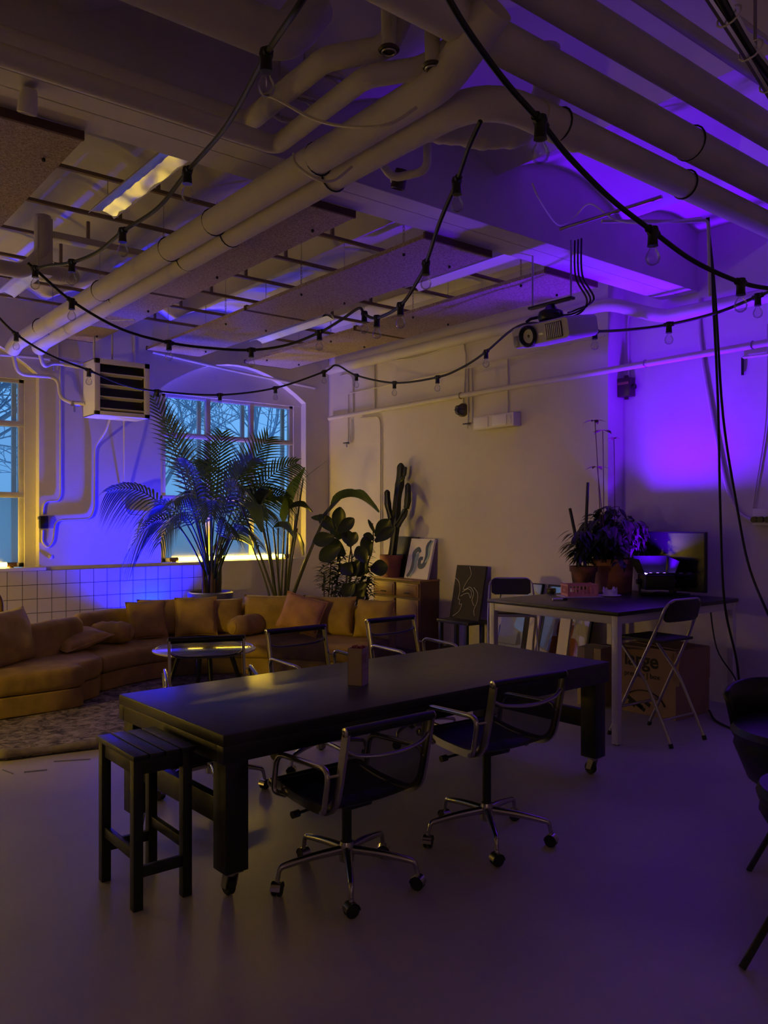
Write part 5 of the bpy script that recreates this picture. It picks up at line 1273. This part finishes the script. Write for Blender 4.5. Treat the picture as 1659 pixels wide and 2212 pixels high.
# bentwood arm at the left edge
p = pd(-8, 1330, 7.6); t = thing('bentwood_chair', 'brown bent cane chair cut off by the left edge under the window', 'chair', (p.x-.22, p.y+.1, 0))
b = B(); b.tube(bend([(.2, -.2, .0), (.24, -.2, .55), (.235, -.2, .90), (.10, -.2, 1.0), (-.2, -.2, 1.0), (-.3, -.2, .6), (-.3, -.2, 0)], .12), .022, 10); b.build('bent_frame', 'rattan', t)
b = B(); b.tube(bend([(.2, .25, .0), (.2, .25, .5), (-.3, .25, .5), (-.3, .25, 0)], .06), .018, 8); b.build('rear_frame', 'rattan', t)
b = B(); b.box((-.28, -.2, .42), (.2, .25, .45), .01); b.build('seat', 'rattan', t)
# ================================================================== LIGHT
def lamp(kind, name, loc, energy, col, rot=(0, 0, 0), **k):
    l = bpy.data.lights.new(name, kind); l.energy = energy; l.color = col
    for a, v in k.items(): setattr(l, a, v)
    o = bpy.data.objects.new(name, l); COL.objects.link(o); o.location = loc; o.rotation_euler = rot; return o
def aim(o, tgt):
    o.rotation_euler = (V(tgt)-o.location).to_track_quat('-Z', 'Y').to_euler()
# violet floodlight: the lamp's own light leaves between its barn doors
o = lamp('AREA', 'violet_beam', LP+V((0, 0, .20)), 70, (.115, .0, 1.0), shape='RECTANGLE', size=.20, size_y=.10, spread=1.95); o.rotation_euler = (PI, 0, -.65)
# blue floodlight on the floor behind the sofa, grazing the wall
o = lamp('SPOT', 'blue_beam', (4.0, 9.24, .38), 1050, (.0, .002, 1.0), spot_size=2.2, spot_blend=1.0, shadow_soft_size=.05); aim(o, (3.85, 9.5, 1.4))
# unseen yellow light from the left; fill lights added behind the camera
o = lamp('SPOT', 'yellow_spot', (-2.4, 5.9, 1.25), 360, (1.0, .64, .06), spot_size=1.25, spot_blend=.7, shadow_soft_size=.2); aim(o, (2.9, 7.9, .35))
lamp('POINT', 'unseen_yellow_light', (1.0, 8.6, 1.5), 5, (1.0, .64, .06), shadow_soft_size=.12)  # added to yellow the ceiling, pipes and heater side
lamp('POINT', 'unseen_yellow_light', (-2.3, 6.8, .8), 15, (1.0, .64, .06), shadow_soft_size=.25)
lamp('POINT', 'fill_light', (-1.8, -2.0, 1.7), 9, (1.0, .62, .52), shadow_soft_size=.4)  # warm fill added to lift the room, no real fitting
lamp('POINT', 'fill_light', (3.8, -1.6, 2.6), 6, (.75, .45, .9), shadow_soft_size=.4)  # purple fill added for ambient light, no real fitting
# dusk sky
w = bpy.data.worlds.new('dusk'); S.world = w; w.use_nodes = True
nt = w.node_tree; N = nt.nodes; L = nt.links; bg = N['Background']
tc = N.new('ShaderNodeTexCoord'); sp = N.new('ShaderNodeSeparateXYZ'); L.new(tc.outputs['Generated'], sp.inputs[0])
r = N.new('ShaderNodeValToRGB'); r.color_ramp.elements[0].position = .0; r.color_ramp.elements[0].color = (.16, .41, .78, 1)
r.color_ramp.elements[1].position = .22; r.color_ramp.elements[1].color = (.14, .40, .90, 1)
L.new(sp.outputs[2], r.inputs[0]); L.new(r.outputs[0], bg.inputs[0]); bg.inputs[1].default_value = 1.15
# ================================================================== CAMERA
cam = bpy.data.cameras.new('camera'); co = bpy.data.objects.new('camera', cam); COL.objects.link(co)
co.location = (0, 0, CAMH); co.rotation_euler = (PI/2, 0, -math.atan2(SF, CF))
cam.sensor_fit = 'VERTICAL'; cam.sensor_height = 36; cam.lens = 36*FPX/2212; cam.shift_y = (V0-1106)/2212*1.0; cam.clip_start = .05
S.camera = co
S.view_settings.view_transform = 'Standard'; S.view_settings.look = 'None'; S.view_settings.exposure = 0; S.view_settings.gamma = 1
S.cycles.max_bounces = 8; S.cycles.diffuse_bounces = 4; S.cycles.glossy_bounces = 3; S.cycles.transparent_max_bounces = 24
S.cycles.use_denoising = True
S.cycles.sample_clamp_indirect = 4
